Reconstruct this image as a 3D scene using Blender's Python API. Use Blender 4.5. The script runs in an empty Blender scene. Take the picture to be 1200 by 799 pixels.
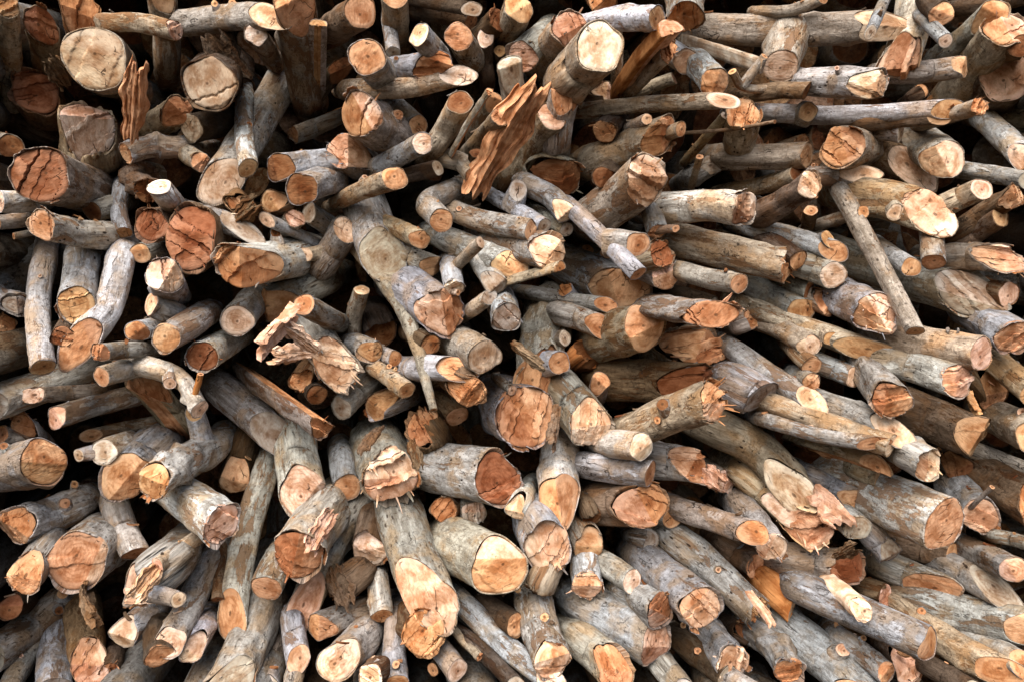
import bpy, math, random
import numpy as np
from mathutils import Vector

# ------------------------------------------------------------------ camera, sky, sun, exposure
scene = bpy.context.scene
C = bpy.data.collections.new("woodpile_scene")
scene.collection.children.link(C)
FPX, DIST, CAMZ = 940.0, 1.57, 1.0          # focal length in photo pixels, metres to the face of the pile, lens height
cam = bpy.data.cameras.new("camera")
cam.sensor_width = 36.0
cam.lens = 36.0 * FPX / 1200.0
cam.clip_start, cam.clip_end = 0.02, 200.0
camo = bpy.data.objects.new("camera", cam)
camo.location = (0, 0, CAMZ)
camo.rotation_euler = (math.radians(90), 0, 0)
C.objects.link(camo)
scene.camera = camo

SUN_EL, SUN_AZ = math.radians(50), math.radians(200)   # azimuth clockwise from +Y: behind the lens and a little to its left
world = bpy.data.worlds.new("World")
scene.world = world
world.use_nodes = True
wn = world.node_tree
sky = wn.nodes.new("ShaderNodeTexSky")
sky.sky_type = 'NISHITA'
sky.sun_disc = False
sky.sun_elevation = SUN_EL
sky.sun_rotation = SUN_AZ
sky.dust_density = 3.0
wn.links.new(sky.outputs[0], wn.nodes["Background"].inputs[0])
wn.nodes["Background"].inputs[1].default_value = 0.08
sun = bpy.data.lights.new("sun", 'SUN')
sun.energy = 2.8
sun.angle = math.radians(65)
sun.color = (1.0, 0.95, 0.88)
suno = bpy.data.objects.new("sun", sun)
sd = Vector((math.sin(SUN_AZ) * math.cos(SUN_EL), math.cos(SUN_AZ) * math.cos(SUN_EL), math.sin(SUN_EL)))
suno.rotation_euler = sd.to_track_quat('Z', 'Y').to_euler()
suno.location = sd * 5
C.objects.link(suno)
scene.view_settings.view_transform = 'Standard'
scene.view_settings.look = 'None'
scene.view_settings.gamma = 1.0
scene.view_settings.exposure = 1.35
scene.cycles.diffuse_bounces = 2
scene.cycles.max_bounces = 4

# ------------------------------------------------------------------ materials
def lin(*c): return tuple(c)
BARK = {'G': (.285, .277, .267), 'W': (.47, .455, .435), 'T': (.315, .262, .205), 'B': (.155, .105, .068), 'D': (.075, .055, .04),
        'O': (.46, .20, .07), 'P': (.62, .47, .32)}
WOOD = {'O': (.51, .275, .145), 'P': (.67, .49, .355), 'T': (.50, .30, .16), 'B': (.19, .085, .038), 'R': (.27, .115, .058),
        'W': (.70, .58, .46), 'K': (.58, .37, .26), 'G': (.36, .31, .25), 'C': (.80, .68, .54), 'M': (.37, .275, .185)}

class NT:
    def __init__(s, name):
        s.m = bpy.data.materials.new(name); s.m.use_nodes = True
        s.t = s.m.node_tree; s.b = s.t.nodes["Principled BSDF"]
    def n(s, kind, **kw):
        nd = s.t.nodes.new("ShaderNode" + kind)
        for k, v in kw.items(): setattr(nd, k, v)
        return nd
    def l(s, a, b): s.t.links.new(a, b)
    def val(s, sock, v):
        if hasattr(v, 'is_output') or isinstance(v, bpy.types.NodeSocket): s.l(v, sock)
        else: sock.default_value = v
    def math(s, op, a, b=0.0, c=0.0, clamp=False):
        nd = s.n("Math", operation=op, use_clamp=clamp)
        for i, v in enumerate((a, b, c)): s.val(nd.inputs[i], v)
        return nd.outputs[0]
    def ramp(s, x, a, b, lo=0.0, hi=1.0):
        nd = s.n("MapRange", clamp=True, interpolation_type='SMOOTHSTEP')
        for i, v in enumerate((x, a, b, lo, hi)): s.val(nd.inputs[i], v)
        return nd.outputs[0]
    def mix(s, f, a, b, mode='MIX'):
        nd = s.n("Mix", data_type='RGBA', blend_type=mode)
        s.val(nd.inputs[0], f); s.val(nd.inputs[6], a); s.val(nd.inputs[7], b)
        return nd.outputs[2]
    def noise(s, vec, scale, detail=4.0, rough=.55, dist=0.0):
        nd = s.n("TexNoise"); s.l(vec, nd.inputs['Vector'])
        nd.inputs['Scale'].default_value = scale; nd.inputs['Detail'].default_value = detail
        nd.inputs['Roughness'].default_value = rough; nd.inputs['Distortion'].default_value = dist
        return nd.outputs[0]
    def scaled(s, vec, v):
        nd = s.n("VectorMath", operation='MULTIPLY'); s.l(vec, nd.inputs[0]); nd.inputs[1].default_value = v
        return nd.outputs[0]
    def voro(s, vec, scale, feature='F1'):
        nd = s.n("TexVoronoi", feature=feature); s.l(vec, nd.inputs['Vector']); nd.inputs['Scale'].default_value = scale
        return nd.outputs['Distance']

def bark_material():
    q = NT("bark"); a = q.n("Attribute", attribute_name="tint"); g = q.n("Attribute", attribute_name="lc")
    col, rnd, v = a.outputs['Color'], a.outputs['Alpha'], g.outputs['Vector']
    vs = q.scaled(v, (1, 1, .32))
    vr = q.scaled(v, (1, 1, 2.2))
    big, mid, fine = q.noise(v, 16, 3), q.noise(vs, 48, 6, .7), q.noise(vs, 230, 4, .7)
    rings = q.noise(vr, 70, 5, .65)
    mul = lambda k: q.mix(1, col, k + (1,), 'MULTIPLY')
    c = q.mix(q.ramp(mid, .32, .70), mul((.50, .45, .40)), mul((1.30, 1.29, 1.27)))
    c = q.mix(q.math('MULTIPLY', q.ramp(big, .45, .62), .75), c, mul((.92, .66, .42)))                            # warm tan patches
    # pale scaly flakes with crisp edges
    fl = q.noise(vs, 62, 6, .72, .6)
    flake = q.math('MULTIPLY', q.ramp(fl, .515, .545), q.ramp(q.noise(v, 22, 3), .42, .56))
    c = q.mix(q.math('MULTIPLY', flake, q.math('MULTIPLY', q.math('FRACT', q.math('MULTIPLY', rnd, 7.3)), .8)), c, mul((1.62, 1.62, 1.62)))
    c = q.mix(q.math('MULTIPLY', q.ramp(fine, .42, .58), .45), c, q.mix(1, c, (1.45, 1.45, 1.45, 1), 'MULTIPLY'))
    c = q.mix(q.math('MULTIPLY', q.ramp(rings, .53, .60), .5), c, q.mix(1, c, (.50, .44, .39, 1), 'MULTIPLY'))
    # peeled spots showing the rust-brown under-bark
    pm = q.noise(vs, 34, 6, .72, .4)
    th = q.math('MULTIPLY_ADD', rnd, .18, .505)
    peel = q.ramp(pm, th, q.math('ADD', th, .018))
    c = q.mix(q.math('MULTIPLY', peel, .85), c, mul((.60, .36, .21)))
    # dark stains, insect holes and lenticels
    stain = q.math('MULTIPLY', q.ramp(q.noise(v, 90, 6, .75), .56, .64), q.ramp(q.noise(v, 20, 2), .46, .58))
    c = q.mix(q.math('MULTIPLY', stain, .7), c, (.05, .033, .024, 1))
    sp = q.math('MULTIPLY', q.ramp(q.voro(q.scaled(v, (1, 1, .6)), 85), .26, .14), q.ramp(q.noise(v, 30, 2), .48, .58))
    c = q.mix(q.math('MULTIPLY', sp, q.math('FRACT', q.math('MULTIPLY', rnd, 13.7))), c, (.03, .019, .013, 1))
    # long drying cracks
    wob = q.n("VectorMath", operation='ADD'); q.l(q.scaled(v, (1, 1, .13)), wob.inputs[0])
    nn = q.n("TexNoise"); q.l(v, nn.inputs['Vector']); nn.inputs['Scale'].default_value = 55; nn.inputs['Detail'].default_value = 4
    q.l(q.scaled(nn.outputs[1], (.014, .014, .014)), wob.inputs[1])
    fis = q.math('MULTIPLY', q.ramp(q.voro(wob.outputs[0], 46, 'DISTANCE_TO_EDGE'), .032, .0), q.ramp(q.noise(v, 19, 4, .6), .53, .62))
    c = q.mix(q.math('MULTIPLY', fis, q.math('MULTIPLY_ADD', q.math('FRACT', q.math('MULTIPLY', rnd, 3.1)), .7, .25)), c, (.03, .02, .014, 1))
    q.l(c, q.b.inputs['Base Color'])
    q.b.inputs['Roughness'].default_value = .92
    q.b.inputs['Specular IOR Level'].default_value = .08
    hgt = q.math('ADD', q.math('MULTIPLY', mid, .9), q.math('MULTIPLY', fine, .4))
    for m_, k_ in ((fis, -.7), (peel, -.3), (flake, .16), (rings, .6), (sp, -.3)): hgt = q.math('ADD', hgt, q.math('MULTIPLY', m_, k_))
    bp = q.n("Bump"); bp.inputs['Strength'].default_value = .9; bp.inputs['Distance'].default_value = .006
    q.l(hgt, bp.inputs['Height']); q.l(bp.outputs[0], q.b.inputs['Normal'])
    return q.m

def wood_material(name, along):
    """end grain (along=False): rings, rays, saw marks; split wood (along=True): long fibres"""
    q = NT(name); a = q.n("Attribute", attribute_name="tint"); g = q.n("Attribute", attribute_name="lc")
    col, rnd, v = a.outputs['Color'], a.outputs['Alpha'], g.outputs['Vector']
    if along: vg = q.scaled(v, (1, 1, .07))
    else: vg = q.scaled(v, (1, .3, 1))
    blot = q.noise(v, 34, 4, .6, .3)
    fib = q.noise(vg, 330, 4, .65)
    fib2 = q.noise(vg, 90, 4, .6, .5)
    c = q.mix(q.ramp(blot, .35, .68), q.mix(1, col, (.68, .52, .40, 1), 'MULTIPLY'), q.mix(1, col, (1.22, 1.22, 1.22, 1), 'MULTIPLY'))
    c = q.mix(q.math('MULTIPLY', q.ramp(fib, .36, .64), .5), c, q.mix(1, c, (1.32, 1.34, 1.36, 1), 'MULTIPLY'))
    c = q.mix(q.math('MULTIPLY', q.ramp(fib2, .52, .68), .5), c, q.mix(1, c, (.62, .46, .36, 1), 'MULTIPLY'))
    h = q.math('ADD', q.math('MULTIPLY', fib, .5), q.math('MULTIPLY', fib2, .8))
    if not along:
        e = q.n("Attribute", attribute_name="rad")
        rr = q.math('ADD', q.math('MULTIPLY', e.outputs['Fac'], 780.0), q.math('MULTIPLY', q.noise(v, 40, 3), 16.0))
        ring = q.math('SINE', rr)
        c = q.mix(q.math('MULTIPLY', q.ramp(ring, -.2, 1.0), q.math('MULTIPLY_ADD', q.math('FRACT', q.math('MULTIPLY', rnd, 5.7)), .34, .06)), c, q.mix(1, c, (.58, .44, .34, 1), 'MULTIPLY'))
        pith = q.ramp(e.outputs['Fac'], .0042, .002)
        c = q.mix(q.math('MULTIPLY', pith, .7), c, (.06, .03, .015, 1))
        # heart and rim
        rim = q.n("Attribute", attribute_name="rim")
        heart = q.ramp(q.math('ADD', rim.outputs['Fac'], q.math('MULTIPLY', q.noise(v, 30, 3), .5)), .75, .45)
        c = q.mix(q.math('MULTIPLY', heart, q.math('MULTIPLY', rnd, .5)), c, q.mix(1, c, (.62, .42, .30, 1), 'MULTIPLY'))
        edge = q.ramp(q.math('ADD', rim.outputs['Fac'], q.math('MULTIPLY', q.noise(v, 80, 2), .12)), .98, 1.05)
        c = q.mix(q.math('MULTIPLY', q.math('MULTIPLY', edge, q.ramp(q.noise(v, 45, 3), .4, .6)), .4), c, (.06, .03, .016, 1))
        sap = q.math('MULTIPLY', q.ramp(q.math('ADD', rim.outputs['Fac'], q.math('MULTIPLY', q.noise(v, 25, 3), .35)), .88, 1.0), q.ramp(q.noise(v, 12, 1), .4, .6))
        c = q.mix(q.math('MULTIPLY', sap, .45), c, q.mix(1, col, (1.3, 1.45, 1.6, 1), 'MULTIPLY'))
    dirt = q.ramp(q.noise(v, 120, 5, .75), .60, .72)
    c = q.mix(q.math('MULTIPLY', dirt, .45), c, (.075, .04, .02, 1))
    # drying checks
    wob = q.n("VectorMath", operation='ADD'); q.l(q.scaled(v, (1, .4, .12) if not along else (1, 1, .06)), wob.inputs[0])
    nn = q.n("TexNoise"); q.l(v, nn.inputs['Vector']); nn.inputs['Scale'].default_value = 60
    q.l(q.scaled(nn.outputs[1], (.007, .007, .007)), wob.inputs[1])
    ck = q.math('MULTIPLY', q.ramp(q.voro(wob.outputs[0], 42, 'DISTANCE_TO_EDGE'), .022, .0), q.ramp(q.noise(v, 22, 2), .56, .64))
    c = q.mix(q.math('MULTIPLY', ck, .85), c, (.03, .015, .008, 1))
    q.l(c, q.b.inputs['Base Color'])
    q.b.inputs['Roughness'].default_value = .92
    q.b.inputs['Specular IOR Level'].default_value = .08
    h = q.math('SUBTRACT', h, q.math('MULTIPLY', ck, 1.0))
    bp = q.n("Bump"); bp.inputs['Strength'].default_value = .8; bp.inputs['Distance'].default_value = .0035
    q.l(h, bp.inputs['Height']); q.l(bp.outputs[0], q.b.inputs['Normal'])
    return q.m

def plank_material():
    q = NT("dark_planks"); g = q.n("TexCoord"); v = g.outputs['Object']
    n1 = q.noise(q.scaled(v, (1, 1, .06)), 60, 5, .65)
    c = q.mix(q.ramp(n1, .3, .7), (.012, .010, .009, 1), (.045, .034, .026, 1))
    q.l(c, q.b.inputs['Base Color']); q.b.inputs['Roughness'].default_value = .8
    bp = q.n("Bump"); bp.inputs['Strength'].default_value = .5; bp.inputs['Distance'].default_value = .004
    q.l(n1, bp.inputs['Height']); q.l(bp.outputs[0], q.b.inputs['Normal'])
    return q.m

M_BARK, M_END, M_SPLIT, M_WALL = bark_material(), wood_material("end_grain", False), wood_material("split_grain", True), plank_material()
CATALOGUE = """
6 2 12 128 32 12:1 2 T T 1 1 | ragged upright log with flaking bark
49 32 57 78 40 6:.5:.5 1 R T 2 1 | short log with smooth reddish oval end
111 68 130 82 84 12:.2 1 M T 0 2.2 | thickest log of its corner, its wide pale end weathered and mossy @ wide mossy end
42 108 58 135 58 2:.3 2 R B 1 1.6 | log with dull red-brown end and torn bark
102 140 108 185 66 6:.8:.05,12:.5:.1 2 WR T .3 1.8 | cracked log with rusty broken end above a white crescent @ rusty end with white crescent
92 8 100 34 48 - 1 O B 2 1.3 | log with rough orange end cut off by the top edge
205 36 125 27 27 3:.5 2 K T 1 .5 B m=0,-5 | crooked tan branch lying crosswise with a broken tip
187 -14 196 78 36 12:.5 1 T T 2 .8 | upright tan log behind the crooked branch
246 98 268 80 70 10:.4 1 M D .6 2 | log with heart-shaped mossy yellow end and dark torn bark @ heart-shaped mossy end
161 78 152 168 34 - 3 O O .6 .5 Z4 | upright shard with cracked orange face
212 127 172 152 36 2:.4 2 O T 0 1 | short tan log with splintered orange tip
14 172 -12 166 30 - 0 B T 2 1.5 | thin log with small plain brown end
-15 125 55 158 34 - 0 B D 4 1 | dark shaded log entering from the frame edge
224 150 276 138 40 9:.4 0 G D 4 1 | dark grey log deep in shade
318 20 213 28 36 2:1.6 0 P T 1 .6 | rough tan log lying crosswise with slanted cream tip
300 41 324 76 29 - 0 W T 1 1.2 | short log with small round white end
344 -2 362 114 58 11:.3 1 O T 1 1.2 | thick upright tan log with orange top
373 30 372 108 25 12:.5 0 T T 1 1 S6 | narrow upright split log with flat tan face
422 14 396 30 43 - 0 O B 2 1.5 | log with round orange end touching the top edge
430 67 448 90 48 - 0 O G 0 2 | log with clean round orange sawn end @ clean round orange end
420 133 464 164 62 8:.5,2:.4:.2 2 OP T 1 1 | thick log with orange end broken by a dark hole
404 177 424 192 49 - 2 K G 1 1.5 | log with pale end crossed by dark cracks
260 213 334 92 50 6:1.1 0 P G 2 1 | long grey log with broad pale slanting cut @ broad pale slanting cut
290 197 286 112 27 4:.5 0 T W 1 .9 B m=-3,0 | whitish branch leaning on a grey log
341 153 388 134 36 8:.5 1 O G 3 1 S12 | grey split log with small orange end
402 78 366 120 26 12:.8 2 B D 3 1 | dark brown ragged log
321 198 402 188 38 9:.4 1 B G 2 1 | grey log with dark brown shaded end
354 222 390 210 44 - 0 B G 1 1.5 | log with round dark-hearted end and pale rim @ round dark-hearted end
462 -6 464 32 36 - 0 T T 3 1 | upright tan log at the top edge
461 62 456 28 20 6:.4 0 G G 3 1 | thin grey upright stub
491 41 510 64 34 10:.5 0 P G 1 1.3 | log with upright oval pale orange end
537 43 554 70 38 - 0 O G 1 1.3 | log with round deep orange end
512 74 455 84 34 6:1.1 2 O G 1 .8 | grey log with long split orange slanting cut
537 89 424 104 28 1:1 0 W T 1 .6 m=0,6 | tan log lying flat with round white tip
539 120 506 176 34 10:.3 0 B T 2 1 | leaning tan log with oval brown end
490 147 462 122 26 - 0 T G 3 1.2 | thin grey log with small tan end
495 168 438 198 29 - 0 P G 1 1 | slim grey log with pale oval end
569 44 571 96 23 12:.8 0 W D 3 1 | thin dark log with bright slanting tip
586 60 590 82 16 - 0 T D 4 1.2 | small stub with plain tan end
614 66 634 48 44 - 1 K G 3 1.5 | log with pinkish brown end cleft in two
597 77 607 132 36 11:.4 1 G T 1 1 | upright tan log with grey oval top
580 114 560 152 26 1:.6 1 O T 3 1 | split-topped log with orange tip
575 109 531 182 15 1:.5 2 O T 2 1 S4 | narrow split stick leaning to the side
586 138 550 178 26 2:.5 2 O T 3 1 | log with chipped orange tip
647 136 598 212 42 1:.3 1 K T .6 1 | tan log with flat pinkish brown end
628 106 556 232 56 - 1 O O .2 .7 Z5 | long split slab with bright orange torn side @ long orange split slab
608 10 590 50 42 12:.6:.1,3:.5:.2 1 T T 1 1 | log with pale stepped end at the top edge
553 11 488 0 20 4:.8 0 W D 3 .5 B | thin dark branch with white tip at the top
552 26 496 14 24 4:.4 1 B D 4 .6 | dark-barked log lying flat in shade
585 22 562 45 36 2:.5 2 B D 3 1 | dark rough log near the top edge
559 180 556 202 20 12:.4 1 B D 3 1 | short dark stub
670 32 636 74 48 11:.3 2 K T 1 1 | tan log with pinkish end and frayed bark on top
703 55 666 92 64 - 0 C T -.4 1.3 | thick log with the brightest cream sawn end of the top rows @ bright cream sawn end
770 22 688 30 34 3:.5 0 T W 1 .7 m=0,-4 | whitish log lying crosswise with round tan end
803 20 798 -12 50 6:.5 2 O G 1 1 | log with crumbled orange end at the top
662 106 650 170 40 12:.6 1 O T 2 1 | upright tan log with triangular orange top
713 108 694 113 28 1:.3 2 P T 2 1.6 | small log with pale end striped by cracks
722 27 722 94 15 12:.6 0 O T 2 .6 B | thin upright branch beside a cream end
788 38 732 110 42 1:.4 1 K O 1 1 S5 | split log with pinkish end and orange side
788 63 738 114 38 2:.4 3 O T 1.5 1 S4 | splintered log with frayed orange side
804 72 784 60 34 - 0 K G 2 1.5 | log with smooth round pinkish brown end
790 92 743 110 18 2:.6 0 K T 2 .8 B | short tan stick with cut tip
848 118 672 131 22 2:1.5 0 P T 0 .3 B | long straight branch lying level with pale tip @ long level branch
758 140 734 152 15 - 0 P T 3 1 B | thin stick with tiny white end
708 155 724 140 34 7:.5 2 T D 3 1 | dark broken stub in shade
780 157 693 190 48 4:.5 2 O T 1 1 | log with angular orange chopped end
760 206 700 252 64 2:.35:.05,5:.6:.1 2 PO T 0 1 | thick log with two-faced orange and pale chopped end @ two-faced chopped end
798 152 780 158 20 4:.5 1 O T 3 1 | small log with dull orange end
820 184 811 216 10 12:.5 0 O T 2 1 T | thin upright twig with orange tip
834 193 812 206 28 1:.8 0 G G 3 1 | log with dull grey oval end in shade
708 4 698 -14 36 5:.3 2 O D 3 1 | dark log with splintered brown end at the top
1044 30 834 34 43 1:2 0 P T 1 .35 n=915,78,40,.55 | thick speckled log lying level with a sawn side stub @ thick level log with side stub
894 79 808 50 20 4:.5 1 G G 2 .4 P | weathered grey board with furrowed grain
965 -2 892 14 15 - 0 T T 2 .4 B m=0,8 | curved thin branch at the top edge
838 98 816 74 40 4:.3:.1,9:.3:.1 1 O G 1 1.2 | log with creased orange end
858 84 925 104 11 12:.4 0 T T 1 .4 B m=-22,12 n=896,66,9,.3 | small forked branch with two prongs
945 107 884 110 24 4:.6 1 B B 2 .6 | brown log lying flat behind forked branch
1028 100 940 97 38 3:.4 1 P G 1 .8 | grey log hollow-split near its end
1112 128 884 132 26 3:1 0 T G 0 .25 B m=-8,7 n=947,131,22,.72 | long grey branch lying level with a sawn round knot @ long grey branch with round knot
870 133 866 166 46 2:.3 2 O T 1 1.2 | log with cracked orange end and peeling bark
908 143 802 156 5 - 0 B B -1 .2 T | thinnest twig, straight and dark, lying across the gap
850 136 806 186 14 1:.5 0 G T 2 .7 B | slender stick leaning under the dark twig
985 172 1036 176 54 9:.3 2 O T 1 1.2 | thick log with hollowed orange end @ hollowed orange end
1070 197 1008 166 44 3:1.2 0 P B 2 1 | brown log with narrow pale slanting tip
946 182 850 184 34 3:.3 1 T T 2 .8 | log lying level with square tan end
950 216 893 250 38 3:.4 2 P B 1 1 | log with white end edged in orange
1052 80 1076 -14 46 6:.6:.1,7:1.2:-.1 2 OK W 0 .6 | white-barked log hanging down with broken stepped orange end @ hanging white-barked log
1020 38 1042 -10 15 7:.8 0 G G 0 .6 B | bare grey stick pointing down
1108 48 1080 20 18 - 0 P G 1 .8 B | small pale-ended grey branch
1183 32 1110 120 56 1:.5:.05,10:.6:.2 2 KT T 1 1 | thick split-ended log with pinkish notch @ notched pinkish end
1180 92 1158 114 64 - 1 K B 1.5 1.5 | broad log with dark streaked pinkish brown end
1130 78 1058 85 28 3:.3 0 T T 2.5 .7 | tan log lying level behind others
1148 125 1083 144 24 2:.4 3 O T 1 .8 | brown stick with shattered orange tip
1056 155 1020 150 29 3:.6 0 W T 2 1 | short log with narrow white end
1107 188 1068 160 52 1:.35:.05,6:.9:.15 1 PO G 1 1 | log with cream upper face and orange lower chop @ cream and orange end
1204 188 1152 140 34 4:1 1 P W 1 .8 | whitish log with long pale slanting cut at the frame edge
1216 142 1148 136 30 - 0 T T 3 .8 | dull tan log running out of frame
1103 18 1090 2 32 - 1 O D 3 1.2 | log with dim orange end near the top
1102 138 998 146 20 3:1 0 T B 1 .4 B | brown branch lying level beneath the knotted one
1078 108 1070 114 20 - 0 O D 3 1.5 | small log with orange disc end
1212 -6 1120 10 22 - 0 B D 3 .6 | dark log along the top edge
1166 14 1105 64 38 1:.3 0 T G 2.5 1 | grey log behind a notched end
1196 54 1180 62 30 - 0 B B 2 1.5 | brown log half out of frame
48 206 108 224 74 10:.1 2 R T 0 1.3 | thick log with dark red-brown end and crumbly centre @ dark red crumbly end
146 181 222 174 30 8:.5 2 T W 1 .4 B g m=-4,-7 | whitish arched branch with dark broken end
237 192 218 180 26 5:.4 2 K T 1.5 .8 | tan broken stub with cracked plates
0 236 34 236 29 9:.6 0 P W 1 1 | pale log with oval cream end at the frame edge
-8 262 34 258 20 - 0 T T 2 .8 | thin tan log at the frame edge
16 277 36 273 9 9:.5 0 O T 2 .7 T | tiny twig end with orange tip
50 264 124 277 41 8:.3 2 O W 0 .9 | cream-barked log with peeling orange end @ peeling orange end
108 248 134 240 29 7:.3 0 B G 2 1.2 | log with brown oval end facing down
145 273 142 220 22 6:.5 0 T G 1 .8 B m=-5,0 | upright grey branch with sawn foot
174 224 150 204 34 5:.3 3 B B 1.5 1 g | gnarled brown log end of twisted grain
186 219 202 238 30 12:.4 0 W W 0 1.2 | short stub with bluish white top
178 264 196 262 44 9:.1 2 R B 1 1.6 | log with crumbly red-brown round end
224 279 252 276 68 10:.2 2 R B 0 1.6 a=1.3 | tall rough reddish end stained dark @ tall stained reddish end
165 297 184 291 27 - 1 T G 1.5 1.3 | small log with speckled tan end and white rim
192 322 202 342 47 11:.1 1 P G 0 2.5 | log with round pale cracked end
177 356 206 370 35 9:.5 1 K G 1 1 | stub with pinkish conical tip
50 430 54 292 33 5:.5 0 T W 0 .6 m=-9,0 | long whitish log hanging down with sawn round foot @ long hanging whitish log
90 358 98 300 44 6:.9 2 T G 1 .9 | flared grey log with splintered tan foot
92 404 142 302 40 7:1.1 0 O W 0 .7 m=12,4 | curved whitish log with slanting orange foot @ curved log with orange foot
22 358 -16 338 28 4:.5 2 G G 2 1 g | gnarled grey stub at the frame edge
6 382 -12 376 32 3:.3 2 O D 3 1.2 | dark log with clustered orange splinters
73 394 84 378 28 - 2 R D 2 1 | log with broken red-brown end
288 246 274 234 30 5:.5 3 O B 2 1 | shattered brown stub of orange shards
284 268 238 252 30 12:1.4 0 G G 3 .6 | grey log with flat slanting grey cut
318 236 334 240 30 8:.2 1 T B 2 1.3 | small log with tan half end
346 256 334 268 28 1:.3 2 K G 3 1 | chipped stub with pinkish end
313 258 376 288 18 9:1.3 0 P W -.5 .6 B | thin branch with long pale slanting tip
405 270 376 312 38 2:.3 0 P T 0 1 q=1.25 n=358,298,16,.6 | forked stub with pale end and orange base @ forked stub with pale end
276 313 352 298 62 8:.15 2 O W 0 1.1 | log with broad orange end split by deep dark cracks @ deeply cracked orange end
449 300 426 238 62 5:.7 0 G G 3 1.6 | thick smooth grey log with dull slanting face
508 480 410 272 10 6:.5 0 T G -1 .35 B m=18,-16 q=3.4 | long crooked whitish branch tapering to a point @ long crooked tapering branch
424 340 414 400 22 12:.5 0 P T 1 .6 m=-4,0 | small upright stub with pale oval top
438 412 408 400 29 4:.4 1 T G .6 .8 g | gnarled grey stub with pale tip
362 250 402 276 28 9:.4 0 G G 4 1 | smooth grey log in shade
463 209 396 238 32 - 0 O T 0 1 q=.72 | tan log flaring to a round orange-ringed end
513 197 478 206 22 2:.5 0 G D 2 1 | dark thin log with dull grey oval end
554 205 516 184 26 4:.4 0 T G 1 .9 m=7,-5 | bent grey branch stub with small tan end
517 259 532 222 32 - 0 O G 0 1 m=-28,-4 | crooked grey log with round orange end @ crooked log with orange end
512 312 460 295 30 4:.6 0 T G 2 .9 | grey log with tan oval face
494 281 452 262 25 5:.2 1 O T 1 1 | slim log with rounded orange end
622 271 520 244 31 3:.6 1 T G 1 .7 | grey log with peeled tan streak
638 265 578 230 22 4:.4 0 G G 1 .8 B n=607,223,22,.6 | forked grey branch with tan scar
664 251 618 216 28 5:.4 0 P G 1 1 m=6,-4 | grey log with rough pale oval end
664 269 632 250 20 4:.2 0 G G 2 1 | thin log with grey round end
600 312 518 278 38 3:1 0 T G 2 .9 | grey log with slanting tan end
563 284 534 312 16 3:.6 0 P T 0 .8 B | short peeled stick with pale tip
532 338 528 314 29 6:.4 2 W W 1 1 | white splintered stub
582 336 556 294 30 5:.5 1 G G 1 1 | grey log with chipped dark end
537 343 510 337 9 3:.5 1 O T .8 .5 T | small orange chip of a twig
648 298 572 274 46 3:.35 2 P G 1 1 | grey log with broken orange end and bright edge
657 316 594 333 23 3:.4 1 O T 0 .4 S5 | flat split slab with ochre face
574 348 552 364 20 2:.8 0 G W 1 .8 | small whitish log with grey blade tip
666 212 636 196 54 5:.3 2 B G 2 1.2 | log with hollow dark brown end under grey bark @ hollow dark brown end
706 208 716 200 28 - 1 B D 3 1.2 | small log with dark brown round end
748 321 670 244 25 5:.6 0 O G 0 .6 B n=748,286,28,.45 | grey branch with splintered side and small orange tip
770 272 762 244 27 5:.3 2 O G 1 1 n=792,268,9,.1 | splintered stub with a pointing prong
774 298 750 306 40 1:.2 2 R T 1 1 | block-like log with cracked red-orange end
782 322 756 310 46 5:.3 2 K T 1.5 1 | log with stepped pinkish end
728 338 658 308 60 5:.9 0 T G 2 1 | thick ringed grey log with brown wedge face @ ringed grey log
874 244 770 244 48 3:.5:.05,5:.6:.2 2 PO W 1 .8 | whitish log with torn end facing sideways @ whitish log with torn end
923 312 793 282 48 3:.45 1 O T .5 .8 | long smooth tan log with narrow orange end @ long smooth tan log
866 332 793 316 28 4:.2 0 O G 1 1 | grey log with small round orange end
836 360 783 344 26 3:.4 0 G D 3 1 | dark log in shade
934 205 858 224 26 2:.4 0 B T 3 .8 | brown log in shade
1008 204 952 206 26 2:1.6 0 P T 1.5 .5 B | pointed branch with pale spike tip
1073 388 984 222 24 6:.5 0 T T -1 .35 B q=1.25 n=1000,238,12,.96 | long bare pole slanting across the stack @ long bare slanting pole
950 247 945 274 18 12:.4 1 T B 2 1 | small upright stub
977 294 884 267 28 3:.7 0 O G 1 .8 | grey log with slanting orange oval tip
970 280 956 286 24 2:.6 0 T G 2 1 | small log with tan end
936 305 902 285 26 3:.2 1 O D 2 1 | dark log with small orange end
977 322 932 308 36 4:.1 1 P G 1 1.2 | log with round cracked cream end
948 340 910 321 28 3:.6 0 O G 1.5 1 | slim log with orange slanting end
945 363 872 329 32 3:.3 0 T G 1 1 | straight grey log with thin pale end
972 358 943 345 28 3:.3 2 O T 2 1 | short log with torn orange end
1031 368 972 341 54 2:.25:.05,6:.9:.15 1 PO G 0 1 | dark-barked log with cream and orange chopped face @ cream-topped chopped face
1012 248 958 264 18 2:.3 0 T T 2 .7 B | thin branch with tan oval end
1092 250 998 228 54 2:.8 1 P T 1 .9 n=1050,249,20,.45 | thick knotty log with pale triangular cut @ pale triangular cut
1150 222 1106 242 32 1:.3 0 K T 1 1 | log with smooth pinkish oval end
1206 212 1133 200 24 - 0 G G 2 .7 | grey log running out of frame
1190 229 1112 278 28 3:.5 3 T B 1 .8 | brown crooked log with frayed pale tip
1172 254 1122 292 26 3:.3 0 T B 2 .8 | tan log beneath the frayed one
1094 307 1089 260 31 6:.45 0 O G 1 .8 | short grey log hanging down with orange foot
1180 303 1104 302 37 2:1 3 P T 1 .6 | tan log with pale torn slanting cut
1068 313 1030 288 26 4:.8 0 T G 1 1 | grey log with tan oval tip
1140 345 982 298 60 2:.9 1 G G 1 .9 | thick grey log narrowing to a wedge tip @ grey wedge-tipped log
1182 345 1120 326 34 3:.3 1 K B 1.5 .9 | brown log with narrow pinkish end
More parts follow.
